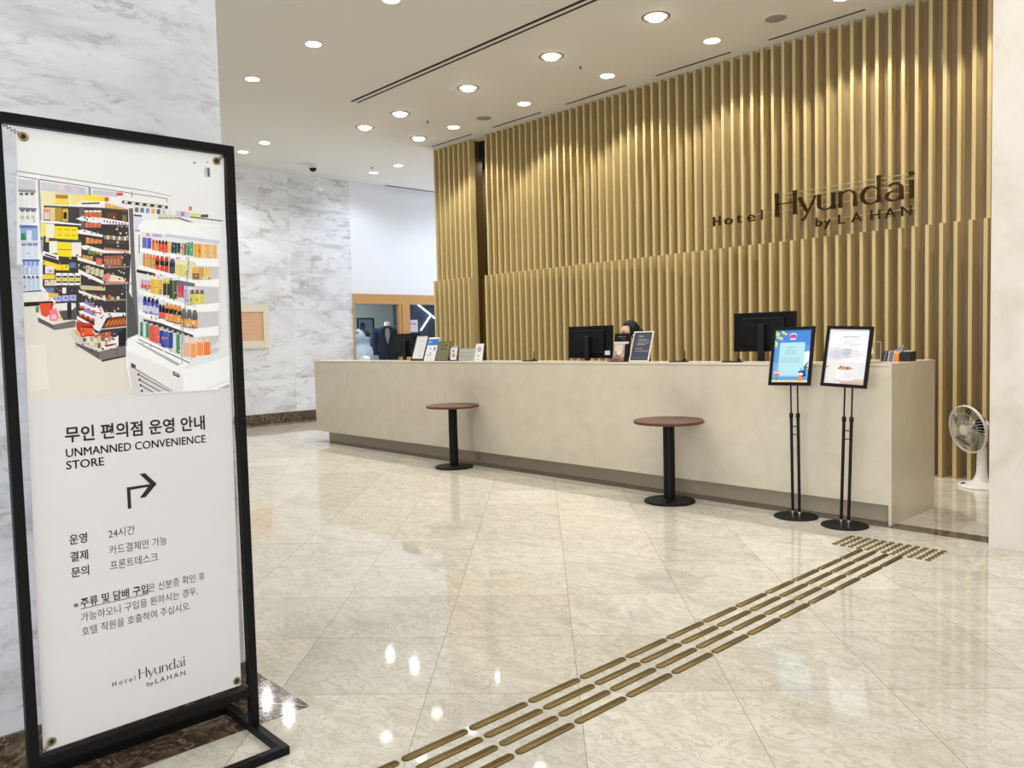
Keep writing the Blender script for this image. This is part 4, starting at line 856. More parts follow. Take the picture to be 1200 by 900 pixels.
BM = frame((SXP, -4.975, 0), (0, 1, 0), (0, 0, 1))       # local x = along the banner, y = height, z = towards the lobby
b = B(); b.prism([(-.004, .169), (.593, .177), (.613, 1.957), (.0195, 1.950)], -.0012, 0, BM); bn = b.obj('banner', M_banner, t)
STORE = """233,233,234:41,1530 1230,1530 1202,0 22,8
224,218,208:26,567 168,579 392,354 604,330 611,66 1196,62 1202,0 22,8
230,226,219:28,317 129,325 129,69 24,51
150,150,155:32,1296 720,1260 720,1254 32,1290
170,170,172:723,1261 874,1243 874,1238 723,1256
238,239,242:32,1273 144,1286 118,777 6,772
70,70,75:36,1269 131,1262 131,1257 36,1265
70,70,75:143,1262 403,1249 403,1245 142,1257
80,80,85:412,1246 639,1236 638,1232 412,1242
80,80,85:645,1234 849,1224 848,1220 645,1230
160,160,166:134,1260 145,1260 141,843 130,842
150,150,155:397,1247 411,1246 409,1198 396,1197
90,90,95:638,1229 644,1250 643,1222 637,1201
150,150,150:846,1224 852,1225 851,1199 845,1199
203,204,216:36,1251 124,1252 121,1196 34,1196
205,203,212:151,1247 390,1240 388,1188 148,1197
200,196,208:420,1233 560,1230 558,1199 418,1203
222,208,205:240,1243 267,1243 265,1207 238,1207
200,190,210:276,1241 303,1242 301,1205 274,1205
215,200,195:311,1240 339,1240 337,1204 310,1204
190,195,215:348,1239 375,1239 373,1202 346,1202
150,150,156:35,1194 122,1197 121,1181 34,1177
226,228,232:37,1165 61,1168 57,1096 34,1094
110,88,70:40,1173 58,1175 57,1162 39,1160
222,226,228:38,1072 61,1074 57,1004 34,1002
120,95,80:40,1080 60,1081 59,1070 40,1068
200,190,170:39,1047 56,1048 55,1029 38,1028
226,228,232:65,1168 89,1171 85,1098 62,1096
110,88,70:66,1176 85,1178 84,1165 66,1163
222,226,228:65,1074 88,1076 84,1006 61,1004
120,95,80:66,1082 86,1084 85,1072 65,1070
200,190,170:65,1049 82,1050 81,1031 64,1030
226,228,232:94,1171 118,1174 114,1101 90,1099
110,88,70:94,1179 112,1181 112,1168 93,1166
222,226,228:92,1077 115,1079 111,1008 89,1006
120,95,80:92,1084 112,1086 111,1075 91,1073
200,190,170:91,1051 108,1053 107,1033 90,1032
112,118,136:33,1092 120,1095 119,1082 32,1079
88,112,176:32,995 120,997 119,977 31,975
150,172,214:35,977 121,983 118,912 31,907
40,140,100:35,948 59,950 57,911 33,910
215,226,240:65,966 90,968 87,910 62,909
206,220,236:34,885 59,886 54,806 30,805
120,150,205:34,893 59,894 58,880 34,878
206,220,236:62,886 87,888 83,808 58,806
120,150,205:62,895 87,896 87,881 62,880
206,220,236:90,888 115,890 111,809 86,808
120,150,205:91,896 116,898 115,883 90,882
190,195,205:28,903 121,904 121,898 28,897
70,100,180:34,802 120,806 120,794 33,790
128,156,216:35,791 51,792 48,717 31,716
196,212,238:38,767 48,768 45,720 35,719
128,156,216:56,792 73,793 69,717 52,717
196,212,238:59,768 69,769 67,720 57,720
128,156,216:77,793 94,794 91,718 74,717
196,212,238:81,769 91,769 88,721 78,721
128,156,216:99,794 116,795 112,719 95,718
196,212,238:102,770 113,770 110,722 100,722
186,204,226:33,702 51,703 47,627 29,627
70,76,86:34,710 46,710 45,696 33,696
186,204,226:55,703 73,703 69,627 51,627
70,76,86:55,710 68,711 67,697 54,696
186,204,226:76,703 94,704 90,628 72,628
70,76,86:77,711 89,712 88,697 76,697
186,204,226:98,704 116,705 112,628 94,628
70,76,86:98,712 111,712 110,698 97,698
60,60,62:30,623 122,632 121,625 30,617
228,226,224:33,617 144,627 142,578 30,569
32,32,34:30,561 179,571 178,548 29,537
62,58,60:158,1113 330,1121 614,1134 608,813 136,791
60,56,58:138,836 617,862 571,403 513,294 296,460 277,566 194,565 128,655
236,226,180:146,1189 220,1195 216,1119 142,1114
240,215,90:219,1189 291,1192 288,1128 215,1125
178,130,70:222,1182 285,1185 284,1164 221,1161
238,222,140:300,1190 388,1195 385,1138 297,1134
242,220,60:379,1199 488,1198 486,1157 377,1159
226,90,50:485,1193 507,1195 506,1171 483,1168
236,236,238:511,1202 588,1202 586,1161 508,1161
232,70,80:553,1228 589,1232 588,1213 553,1209
238,236,236:324,1127 356,1160 487,1169 472,1127 341,1117
90,100,90:355,1148 455,1161 454,1151 355,1139
232,170,80:485,1159 500,1161 499,1131 483,1129
224,176,80:501,1156 517,1157 515,1129 500,1127
232,182,80:518,1153 533,1154 532,1127 516,1125
224,170,80:534,1150 550,1151 548,1125 533,1124
232,176,80:551,1146 566,1148 565,1123 549,1122
224,182,80:567,1143 583,1145 582,1121 566,1120
232,170,80:584,1140 600,1141 599,1119 583,1118
74,72,78:158,1114 472,1130 472,1121 158,1105
74,72,78:472,1130 614,1130 613,1120 472,1121
226,206,190:159,1103 188,1106 184,1036 155,1034
230,140,90:160,1094 184,1096 183,1078 159,1076
220,206,150:189,1105 216,1107 212,1032 185,1030
186,146,56:218,1107 250,1110 246,1033 214,1030
214,184,70:253,1104 283,1107 279,1034 250,1032
40,36,30:257,1085 275,1086 273,1047 255,1046
66,66,72:287,1107 329,1111 325,1035 283,1031
102,98,104:341,1117 368,1120 362,1001 335,999
214,104,66:370,1103 392,1105 390,1066 368,1064
240,236,230:370,1106 390,1107 389,1097 370,1095
208,118,66:393,1098 416,1100 414,1068 392,1066
240,236,230:394,1108 413,1109 413,1099 393,1097
202,104,66:417,1107 440,1109 438,1070 415,1068
240,236,230:417,1110 437,1112 437,1101 417,1099
196,118,66:441,1102 463,1104 462,1072 439,1070
240,236,230:441,1112 461,1114 461,1103 440,1101
120,66,46:494,1106 510,1107 508,1066 492,1065
120,66,46:513,1108 530,1109 527,1068 511,1067
120,66,46:532,1109 549,1111 547,1070 530,1068
140,110,60:579,1096 603,1098 601,1060 577,1059
238,238,240:320,1051 351,1068 469,1070 615,1055 609,1039 461,1032 362,1041
150,120,160:472,1059 480,1060 479,1044 471,1043
150,120,160:488,1058 496,1059 496,1042 487,1042
150,120,160:505,1057 513,1057 512,1041 504,1040
150,120,160:521,1055 529,1056 529,1040 520,1039
150,120,160:538,1054 546,1055 545,1038 537,1038
150,120,160:554,1053 563,1053 562,1037 554,1036
150,120,160:571,1051 580,1052 579,1035 570,1035
150,120,160:588,1050 597,1050 596,1034 587,1033
238,238,238:136,1028 229,1030 349,1023 348,1016 136,1016
236,224,120:136,1013 164,1015 161,941 132,939
236,234,214:163,1013 206,1014 202,932 159,931
244,220,44:204,1002 328,1004 327,930 204,930
120,110,40:221,984 245,985 245,982 221,981
120,110,40:219,953 243,953 243,950 219,950
120,110,40:258,986 282,986 282,983 258,983
120,110,40:256,954 280,955 280,951 256,951
120,110,40:295,987 319,988 319,984 295,984
120,110,40:293,956 317,956 317,953 293,952
216,120,90:369,1034 389,1035 387,1006 367,1005
216,110,90:391,1035 411,1037 410,1008 390,1007
216,120,90:414,1037 434,1039 432,1010 412,1008
216,110,90:436,1039 456,1041 455,1012 435,1010
238,236,238:326,987 360,994 464,968 460,955 328,967
150,140,120:469,967 483,968 482,945 468,944
222,214,196:485,967 499,968 498,945 484,944
150,140,120:501,967 515,968 514,945 500,944
222,214,196:517,967 531,968 530,944 515,943
150,140,120:533,966 547,967 546,944 532,943
222,214,196:549,966 563,967 562,944 548,943
150,140,120:565,966 579,967 578,943 564,942
222,214,196:581,966 596,967 595,943 580,942
150,140,120:598,965 612,966 611,943 596,942
80,70,60:475,935 572,942 571,921 474,915
80,78,84:131,929 344,930 344,921 131,920
238,216,110:158,929 174,930 173,907 156,906
238,236,222:175,913 216,916 213,847 172,844
244,220,44:216,912 290,913 286,827 212,830
130,120,50:214,870 329,874 329,870 214,866
130,120,50:253,912 250,830 250,828 253,910
236,230,224:291,913 343,916 339,834 286,831
150,60,40:311,845 323,846 322,835 310,835
226,150,80:369,946 389,947 387,912 368,911
226,136,80:391,943 411,945 410,914 390,912
226,150,80:414,941 434,942 432,915 412,914
226,136,80:436,938 456,940 455,917 435,915
238,236,236:340,897 367,903 460,880 614,882 607,867 459,860 348,877
214,150,120:466,893 478,894 477,877 466,877
214,150,120:484,892 496,893 495,876 483,876
214,150,120:502,891 514,892 513,875 501,875
214,150,120:520,890 531,891 531,874 519,873
214,150,120:538,889 550,890 549,873 537,872
214,150,120:556,888 568,889 567,872 555,871
214,150,120:574,887 586,888 585,871 573,870
214,150,120:592,886 604,887 603,870 591,869
110,150,80:378,874 394,875 393,850 377,849
130,150,80:399,870 415,871 414,851 398,850
150,150,80:420,866 436,867 435,852 419,851
170,150,80:441,862 457,863 457,853 440,852
238,236,236:139,856 219,834 218,808 138,830
60,60,60:150,841 207,824 206,814 149,832
242,212,50:136,805 217,782 271,783 270,750 209,748 138,778
130,100,40:234,777 236,777 235,751 233,751
94,122,176:274,794 308,796 307,766 273,764
236,232,228:318,833 461,792 461,775 317,811
222,110,90:419,831 452,826 450,785 417,790
206,150,80:346,845 401,835 400,814 345,823
158,98,72:464,843 567,853 564,789 461,780
190,130,100:476,827 489,828 487,794 474,793
190,130,100:496,828 509,829 507,794 495,794
190,130,100:517,829 530,830 528,795 515,795
190,130,100:537,830 550,831 549,796 536,796
140,136,140:461,777 617,791 616,783 460,769
232,226,232:147,769 193,771 190,728 145,727
222,200,212:157,756 182,757 181,729 155,728
236,206,70:132,722 195,724 193,697 131,695
214,206,190:140,691 200,693 199,659 138,658
238,238,238:200,732 229,733 226,663 196,662
44,42,44:201,716 226,716 226,706 201,705
236,206,70:198,702 228,703 227,688 198,687
40,38,40:200,685 225,686 224,676 199,675
238,238,238:233,733 263,734 259,663 229,663
44,42,44:235,717 260,718 259,707 234,706
236,206,70:231,703 261,704 261,689 231,688
40,38,40:233,686 258,687 258,677 232,676
238,238,238:266,734 297,735 293,664 263,664
44,42,44:268,718 293,719 293,708 267,707
236,206,70:265,705 295,706 294,690 264,689
40,38,40:266,687 292,688 291,678 266,677
238,238,238:300,736 331,737 327,665 297,664
44,42,44:302,719 327,720 327,709 301,708
236,206,70:299,706 329,707 328,691 298,690
40,38,40:300,688 326,689 325,679 300,678
236,234,234:320,760 456,691 453,673 318,736
210,204,170:361,781 383,782 380,739 359,738
210,204,170:385,774 407,775 405,731 383,731
210,204,170:410,767 432,768 430,724 408,723
210,204,170:435,760 457,761 454,717 432,716
236,220,190:490,738 583,714 572,694 463,691
226,130,120:455,731 488,745 482,691 444,700
220,140,130:463,688 592,696 592,685 462,677
150,146,150:455,680 618,688 618,680 454,671
60,58,60:210,655 331,668 330,659 210,646
110,130,176:145,647 186,648 185,622 144,621
228,180,90:156,620 208,615 207,585 154,590
236,236,236:229,649 249,650 247,616 227,615
238,236,234:126,616 188,571 187,558 132,603
176,180,226:188,601 223,601 221,568 187,567
110,120,190:201,592 213,593 212,579 200,579
176,180,226:226,604 261,605 259,571 225,570
110,120,190:239,596 251,596 250,583 238,583
176,180,226:265,607 300,608 298,574 263,574
110,120,190:278,599 290,599 289,586 277,586
66,64,66:188,565 326,575 326,566 187,556
206,190,150:319,666 461,660 460,636 329,640
196,170,130:335,633 351,634 350,604 334,603
120,80,60:350,622 366,622 365,595 349,595
226,216,200:365,610 381,610 380,587 364,586
90,74,70:381,626 397,627 396,598 380,598
190,110,80:396,615 412,615 411,590 395,590
196,170,130:411,603 427,603 426,581 410,581
120,80,60:428,619 444,620 443,593 426,593
226,216,200:443,607 459,608 458,585 441,584
90,74,70:458,595 474,596 473,576 457,576
190,110,80:475,612 491,612 490,588 473,587
196,170,130:490,600 507,600 506,579 489,579
120,80,60:505,588 522,588 521,570 505,570
226,216,200:522,605 539,605 538,582 521,582
232,230,228:312,638 457,585 457,575 316,620
150,146,150:457,582 620,591 620,583 457,574
226,84,50:105,556 177,561 167,502 137,478 114,487
170,60,40:164,559 178,561 167,502 156,499
96,140,90:87,538 104,538 102,505 85,505
236,128,150:155,512 168,529 192,525 201,486 194,457 154,455
244,190,200:164,493 190,493 189,466 162,466
236,190,80:201,483 237,483 236,468 200,468
232,230,226:92,505 176,447 175,432 94,479
92,90,92:94,478 175,431 174,405 96,450
116,112,114:175,434 287,460 287,420 174,403
84,82,86:203,512 299,526 296,463 224,460
40,38,40:250,562 272,562 267,470 247,470
232,230,226:187,548 247,562 246,529 197,522
226,224,220:277,559 295,559 294,533 275,533
238,232,236:313,560 357,571 367,540 324,533
222,90,60:312,542 366,544 367,533 318,529
238,232,236:339,548 383,559 394,528 350,521
222,90,60:339,530 393,532 394,521 344,517
238,232,236:366,536 410,547 421,516 377,509
222,90,60:365,519 420,520 421,509 371,505
238,232,236:393,524 437,535 448,504 404,497
222,90,60:392,507 447,508 448,497 397,493
128,140,206:332,564 360,572 405,540 389,534
238,232,236:308,513 352,524 363,493 319,486
222,90,60:307,496 361,497 362,486 313,482
238,232,236:335,501 378,512 389,481 346,474
222,90,60:334,484 388,485 389,474 339,470
238,232,236:361,489 405,500 416,469 372,462
222,90,60:360,471 415,473 416,462 366,458
238,232,236:388,477 432,488 443,456 399,450
222,90,60:387,459 442,461 443,450 392,446
128,140,206:327,517 355,525 400,493 384,486
236,234,234:297,486 393,425 416,395 296,466
232,232,234:393,493 441,507 569,504 569,487 458,473 416,391 390,405
140,60,40:437,425 484,473 568,480 567,424 455,410
206,120,60:449,425 470,459 479,455 459,422
206,120,60:470,428 491,462 500,458 480,425
206,120,60:490,430 511,464 520,460 501,427
206,120,60:511,433 532,467 541,463 521,430
206,120,60:532,435 553,470 562,466 542,433
206,120,60:553,438 574,473 583,468 563,435
206,204,206:417,408 605,427 605,420 417,401
190,60,40:289,453 381,439 390,365 315,359 293,406
232,90,60:312,419 386,412 384,375 316,374
228,170,90:269,406 305,393 315,359 279,373
40,36,36:319,426 380,422 381,413 318,417
200,96,70:384,371 479,391 477,349 388,337
226,220,200:282,366 298,366 297,333 280,333
214,190,160:302,361 318,360 317,327 300,327
120,100,90:322,355 338,355 337,321 320,321
232,226,216:342,365 359,365 357,331 341,332
180,160,130:363,360 379,359 378,325 361,326
226,220,200:383,354 400,354 398,320 381,320
214,190,160:404,364 421,364 419,330 402,330
120,100,90:424,359 442,358 440,324 423,324
232,226,216:445,353 462,352 461,318 443,319
180,160,130:467,363 484,363 482,329 465,329
226,220,200:487,357 505,357 503,323 486,323
214,190,160:280,326 296,326 295,295 278,296
120,100,90:301,337 317,336 315,305 299,306
232,226,216:320,331 337,330 335,299 319,300
180,160,130:340,325 357,325 356,294 339,294
226,220,200:361,335 378,335 377,304 360,304
214,190,160:382,329 398,329 397,298 380,298
120,100,90:402,324 419,323 417,292 400,292
232,226,216:423,334 440,334 439,302 422,303
180,160,130:444,328 461,328 459,296 442,297
226,220,200:465,322 482,322 480,290 463,291
214,190,160:486,333 504,332 502,301 485,301
236,235,236:431,302 520,369 519,304 429,282
170,40,50:440,312 505,321 504,308 440,300
206,204,204:253,380 280,333 406,262 407,276 300,353 278,400
96,93,95:279,330 408,270 414,220 288,311
118,114,116:408,272 560,305 557,244 417,218
30,28,28:417,220 557,245 556,237 420,211
34,32,34:521,383 568,410 563,305 517,297
104,102,108:618,1139 643,1144 638,800 616,799
112,110,114:615,862 639,863 641,389 606,361
84,86,88:577,667 619,577 636,375 570,348
56,56,60:582,1184 853,1177 852,1158 581,1166
236,220,190:593,1180 614,1182 614,1169 593,1167
236,220,190:636,1178 658,1180 657,1167 636,1165
236,220,190:680,1177 702,1179 701,1166 680,1164
236,220,190:724,1176 746,1178 746,1165 724,1163
236,220,190:769,1174 791,1177 791,1163 769,1161
236,220,190:815,1173 837,1175 836,1162 814,1160
110,112,120:654,1149 676,1151 675,1122 653,1120
120,122,132:686,1149 708,1151 707,1122 685,1120
150,146,186:718,1149 741,1152 739,1122 717,1120
232,170,110:751,1150 774,1152 772,1122 750,1120
90,100,110:784,1150 807,1152 805,1122 782,1120
170,208,214:817,1150 840,1152 839,1122 816,1120
222,222,226:851,1150 874,1152 872,1122 849,1120
206,200,226:901,1153 984,1152 982,1113 900,1115
160,130,180:933,1145 955,1147 954,1121 932,1120
232,90,90:986,1186 1005,1187 1003,1162 984,1160
222,220,130:987,1146 1058,1145 1057,1119 986,1121
80,78,84:990,1123 1203,1114 1202,1107 989,1116
80,80,84:1060,1141 1109,1146 1108,1126 1059,1122
100,98,104:896,1118 1039,1079 1038,1069 896,1108
216,206,160:791,1118 819,1121 818,1099 790,1097
70,70,74:790,1098 822,1099 821,1095 790,1093
216,206,160:823,1119 851,1122 850,1101 822,1098
70,70,74:822,1100 854,1102 854,1097 822,1096
216,206,160:855,1121 884,1123 883,1102 854,1099
70,70,74:855,1103 886,1104 886,1100 854,1099
216,206,160:888,1122 916,1125 915,1103 887,1101
70,70,74:887,1106 919,1107 919,1103 887,1101
214,218,236:643,1098 695,1103 691,1019 639,1015
70,66,74:645,1106 692,1105 692,1095 645,1096
206,202,206:1005,597 1155,600 1138,240 1085,234 994,377
226,226,229:661,892 1173,891 1148,277 909,269 636,375
206,203,208:1006,861 1162,824 1138,322 1087,279 983,370
244,244,246:669,1038 694,1071 742,1084 895,1088 1193,1082 1191,974 834,994 674,1005
236,240,240:1031,1059 1193,1079 1191,982 1154,979
206,206,222:831,1001 1177,981 1176,958 830,983
228,228,234:680,1003 830,997 829,974 686,977
220,150,170:714,996 734,998 733,977 713,975
176,176,206:751,997 806,995 805,976 750,978
90,90,94:647,1012 677,1011 677,1005 647,1006
238,236,234:647,1002 687,1005 681,872 644,870
80,70,70:668,983 673,983 668,871 662,871
104,108,196:690,969 715,970 712,905 687,904
84,96,186:717,967 743,969 739,903 714,902
222,120,50:745,948 763,949 760,894 743,893
196,60,40:749,960 760,961 762,942 745,941
232,160,70:764,947 782,948 779,892 762,891
196,60,40:768,959 779,960 781,940 764,939
226,84,56:784,945 801,946 798,885 781,885
60,40,36:788,958 798,959 801,938 783,937
226,84,56:803,944 821,945 818,884 800,883
60,40,36:807,957 818,958 821,937 803,936
226,84,56:823,942 841,943 838,882 820,881
60,40,36:827,956 838,956 840,935 822,934
232,196,90:844,952 859,953 856,885 841,884
40,64,70:862,950 880,952 877,883 859,882
50,80,84:882,949 900,950 896,881 878,880
40,64,70:902,948 920,949 916,880 898,879
190,170,150:926,949 941,950 938,875 922,874
140,100,80:943,948 959,949 955,874 939,873
50,150,100:962,955 981,957 977,874 958,873
80,170,130:983,952 1002,954 998,870 979,869
236,170,64:1006,951 1028,952 1024,865 1002,864
228,150,50:1031,949 1054,951 1049,863 1027,862
238,196,130:1057,950 1080,951 1076,863 1053,861
232,180,110:1082,950 1105,951 1101,863 1078,861
238,196,130:1107,950 1130,952 1126,863 1103,861
232,180,110:1132,951 1155,952 1151,863 1128,861
246,246,247:672,904 1014,857 1012,832 671,881
246,246,247:1010,853 1168,863 1165,809 1008,809
206,150,70:686,854 703,854 699,775 682,774
222,120,70:690,871 701,872 703,844 685,843
214,160,80:705,851 722,852 718,773 701,772
222,120,70:709,869 720,870 722,842 704,841
206,150,70:724,849 742,850 738,770 720,769
222,120,70:728,867 739,867 741,840 724,839
214,160,80:743,847 761,848 757,768 740,767
222,120,70:748,865 758,865 761,837 743,836
40,34,36:760,842 785,843 781,756 756,755
206,56,46:766,861 781,862 785,831 760,830
222,70,54:758,802 783,804 781,761 756,760
40,34,36:788,840 813,841 809,753 784,752
206,56,46:794,859 809,860 812,829 787,828
222,70,54:786,800 811,801 809,759 784,758
40,34,36:816,838 841,839 836,751 811,750
206,56,46:821,857 837,858 840,827 815,826
222,70,54:814,798 839,799 837,756 812,755
48,48,52:845,829 881,831 877,756 841,755
90,90,94:853,846 874,847 880,821 844,819
80,84,84:843,796 879,797 877,761 842,760
226,214,120:884,822 904,823 900,741 880,741
238,232,180:888,840 900,841 903,812 883,811
216,204,110:906,820 926,821 922,739 902,739
238,232,180:911,839 923,839 925,811 905,810
226,214,120:928,819 949,820 945,738 924,737
238,232,180:933,837 945,838 948,809 928,808
224,222,170:955,838 979,839 973,713 949,713
224,222,170:982,836 1006,837 1000,712 976,711
226,176,90:988,796 1023,797 1020,721 984,720
214,160,90:1027,798 1063,800 1059,723 1024,722
238,200,100:1067,801 1103,803 1100,726 1064,724
150,110,70:985,760 1031,762 1029,720 986,721
246,246,247:660,800 1007,713 1006,687 659,775
246,246,247:999,714 1161,728 1159,674 1000,678
50,46,46:645,771 756,751 755,733 645,753
206,160,190:667,701 684,701 682,655 665,655
180,170,200:671,711 682,711 684,695 667,695
214,90,90:666,680 683,681 682,658 665,658
226,180,190:686,698 703,699 701,653 684,652
180,170,200:690,709 700,709 703,693 686,692
214,90,90:685,678 702,678 701,656 684,655
206,160,190:705,696 722,697 720,650 703,650
180,170,200:709,706 719,707 722,690 705,690
214,90,90:704,675 721,676 720,653 703,653
232,180,50:725,713 747,713 743,625 721,624
240,196,60:749,712 771,713 767,624 745,623
232,180,50:774,711 796,712 791,623 769,622
60,62,40:800,700 822,701 818,616 796,615
210,190,60:806,719 819,719 822,690 800,689
60,62,40:825,700 847,700 843,615 821,615
210,190,60:830,718 843,719 846,689 824,688
56,74,48:840,711 862,711 857,595 834,595
70,90,56:865,710 887,711 881,594 859,594
110,110,116:886,714 999,696 998,674 884,682
206,50,90:889,681 908,681 904,603 886,603
226,90,120:887,638 906,638 905,607 886,606
206,50,90:910,680 929,681 925,602 906,602
226,90,120:908,637 927,637 925,606 907,606
206,196,222:928,653 948,653 944,571 924,571
206,196,222:950,651 970,651 966,569 946,569
214,206,90:967,637 995,637 991,560 963,560
110,100,90:973,654 990,654 995,627 967,627
226,214,100:998,637 1027,638 1023,561 995,560
110,100,90:1005,654 1022,655 1026,628 998,627
214,206,90:1030,638 1058,639 1055,561 1026,561
110,100,90:1036,655 1053,655 1058,628 1029,628
246,246,247:653,650 999,541 997,513 652,624
246,246,247:992,557 1153,573 1150,517 992,509
200,206,236:642,602 674,603 672,571 640,571
70,70,170:674,588 696,589 692,508 670,508
40,40,80:679,606 692,606 695,578 674,578
206,206,236:672,552 694,552 692,513 671,513
90,96,200:698,583 719,584 715,502 694,502
40,40,80:703,601 716,601 719,573 697,573
206,206,236:696,547 717,547 715,507 694,507
70,70,170:721,578 743,578 739,497 717,497
40,40,80:726,596 739,596 742,568 721,568
206,206,236:719,542 741,542 739,502 718,502
90,96,200:745,573 767,573 763,492 741,492
40,40,80:750,591 763,591 766,563 744,562
206,206,236:743,536 765,537 763,497 741,497
36,34,36:767,543 784,543 780,473 764,473
40,36,40:771,558 781,558 783,533 767,533
222,90,90:766,511 782,511 780,477 764,477
36,34,36:785,539 802,539 798,469 782,469
40,36,40:789,554 799,555 801,530 785,530
222,90,90:784,507 800,507 798,473 782,473
36,30,30:804,546 827,546 822,451 799,451
226,140,60:810,567 823,567 826,534 803,534
236,150,80:802,503 825,503 823,457 800,457
36,30,30:829,541 853,541 848,446 825,446
226,140,60:835,562 849,562 852,529 829,529
236,150,80:827,498 851,498 848,451 825,452
36,30,30:855,536 878,536 874,440 850,440
226,140,60:861,557 875,557 878,524 854,523
236,150,80:853,493 876,493 874,446 851,446
36,30,30:881,531 904,531 900,435 876,435
226,140,60:886,552 900,552 904,518 880,518
236,150,80:879,488 902,488 900,441 876,441
92,90,94:904,510 935,510 931,414 899,414
110,106,110:911,530 930,531 935,497 903,497
232,166,80:902,467 933,467 931,420 900,420
92,90,94:939,506 970,506 966,410 934,411
110,106,110:946,527 965,527 970,494 938,494
232,166,80:937,463 968,463 966,416 934,416
92,90,94:974,503 1006,503 1001,406 969,407
110,106,110:981,524 1000,524 1005,490 973,490
232,166,80:972,459 1004,459 1001,412 969,413
246,246,247:642,521 991,380 990,352 640,494
246,246,247:979,403 1143,420 1140,356 982,348
70,140,110:650,448 665,448 661,357 645,357
206,222,214:667,445 683,445 678,353 662,353
70,140,110:684,441 700,441 696,349 680,350
226,84,70:703,427 731,426 726,320 698,321
232,100,84:734,422 762,422 756,315 729,315
50,66,160:763,394 788,394 783,294 758,294
70,90,190:790,388 815,387 810,287 785,287
50,66,160:818,381 843,381 838,280 813,281
226,80,80:775,351 792,354 795,333 777,333
214,226,216:845,372 864,371 859,256 839,256
70,140,100:866,367 886,367 880,250 861,251
214,226,216:888,362 908,362 902,245 882,246
64,60,64:667,466 782,437 972,362 971,348 857,379 673,451
222,220,224:680,450 694,450 693,443 680,443
222,220,224:711,439 724,439 724,432 710,432
222,220,224:742,429 756,428 755,421 741,421
222,220,224:773,418 787,417 787,410 773,410
222,220,224:805,407 819,406 818,399 804,399
222,220,224:836,395 851,395 850,388 836,388
222,220,224:869,384 883,384 883,377 868,377
222,220,224:901,373 915,373 915,365 901,366
222,220,224:934,362 948,361 948,354 933,354
236,180,150:913,326 950,326 945,224 908,225
240,214,206:922,349 944,348 949,312 913,313
240,160,100:954,322 991,321 986,218 949,219
240,214,206:962,344 984,343 990,307 953,308
240,150,80:995,326 1037,325 1032,228 991,230
240,206,196:1005,347 1029,347 1036,313 995,313
236,130,64:1041,328 1083,327 1079,229 1037,230
240,206,196:1051,349 1076,348 1083,314 1041,315
243,243,245:561,333 630,371 949,198 1210,272 1201,0 882,0 618,1 576,40 555,181
226,232,232:900,145 1203,219 1206,268 949,194
176,174,178:615,325 640,321 883,178 861,168
60,60,62:634,344 941,187 941,180 634,338
232,230,231:558,278 894,109 890,1 825,5 567,181
214,210,211:567,181 609,168 825,11 594,4 582,33
120,112,114:609,161 828,10 828,5 608,155
84,76,80:621,130 811,5 810,0 620,123
40,34,38:617,132 629,132 629,119 617,120
84,76,80:626,96 751,13 751,6 625,89
40,34,38:622,98 634,98 634,85 622,85
84,76,80:631,62 706,13 706,6 630,55
40,34,38:627,64 639,63 639,51 627,51
84,76,80:636,28 642,21 642,14 635,20
40,34,38:632,30 644,29 644,16 632,17
90,76,80:582,200 610,184 609,158 582,172
58,54,60:831,136 871,116 872,91 833,110
226,224,226:840,124 865,112 865,106 839,119
196,194,196:895,161 901,161 901,158 895,158
178,174,178:1118,7 1195,33 1197,6
206,204,206:1044,14 1196,58 1196,54 1044,10
122,150,148:965,858 969,859 896,269 892,269
150,170,168:898,480 901,480 895,178 889,178
160,176,176:579,694 583,694 567,299 563,299
40,36,36:410,1060 418,1060 418,1054 410,1055
40,36,36:353,950 360,949 359,938 352,939
40,36,36:401,951 408,950 408,945 401,946
150,120,90:406,848 411,848 410,839 405,839
226,216,200:548,1033 556,1033 555,1024 548,1025
150,120,90:581,863 588,862 588,852 580,852
40,36,36:512,954 518,954 518,946 512,947
40,36,36:577,871 589,870 589,860 576,861
120,60,44:571,935 583,934 582,924 570,924
96,70,50:396,979 403,979 403,972 396,972
226,216,200:418,880 423,880 423,876 418,876
96,70,50:594,948 604,947 604,938 594,938
226,216,200:598,1031 606,1031 606,1025 598,1026
226,216,200:459,1038 467,1038 467,1030 459,1030
96,70,50:479,854 485,853 484,849 479,849
96,70,50:414,939 425,938 425,933 414,934
150,120,90:425,1079 432,1079 432,1074 424,1074
96,70,50:522,837 527,837 527,831 522,831
40,36,36:539,978 551,977 551,969 539,969
214,200,176:423,1037 431,1037 431,1032 423,1032
214,200,176:498,1043 508,1043 507,1036 498,1037
40,36,36:386,889 393,889 393,883 385,883
40,36,36:459,1032 470,1032 470,1027 458,1027
40,36,36:366,1044 376,1044 375,1039 366,1039
120,60,44:480,936 487,936 487,931 480,931
96,70,50:413,834 422,833 422,828 413,828
96,70,50:408,982 413,982 412,975 408,975
40,36,36:507,974 514,974 513,969 507,969
150,120,90:413,1025 419,1024 419,1019 413,1019
120,60,44:388,1073 400,1073 399,1065 388,1065
226,216,200:441,857 450,856 450,846 440,847
120,60,44:360,990 368,990 367,979 359,979
226,216,200:564,844 572,843 571,835 564,835
150,120,90:426,979 432,979 431,969 425,970
150,120,90:432,986 440,986 439,976 431,976
96,70,50:583,909 588,909 588,898 583,899
226,216,200:539,1014 550,1014 550,1003 538,1004
96,70,50:502,938 513,938 512,927 502,928
150,120,90:548,1029 554,1028 553,1020 547,1020
120,60,44:373,883 383,883 382,872 372,873
120,60,44:356,849 362,848 361,840 355,840
40,36,36:538,962 547,962 547,957 538,958
96,70,50:523,1055 532,1054 532,1048 523,1049
150,120,90:364,1067 375,1067 375,1056 363,1056
214,200,176:550,870 555,869 555,861 549,862
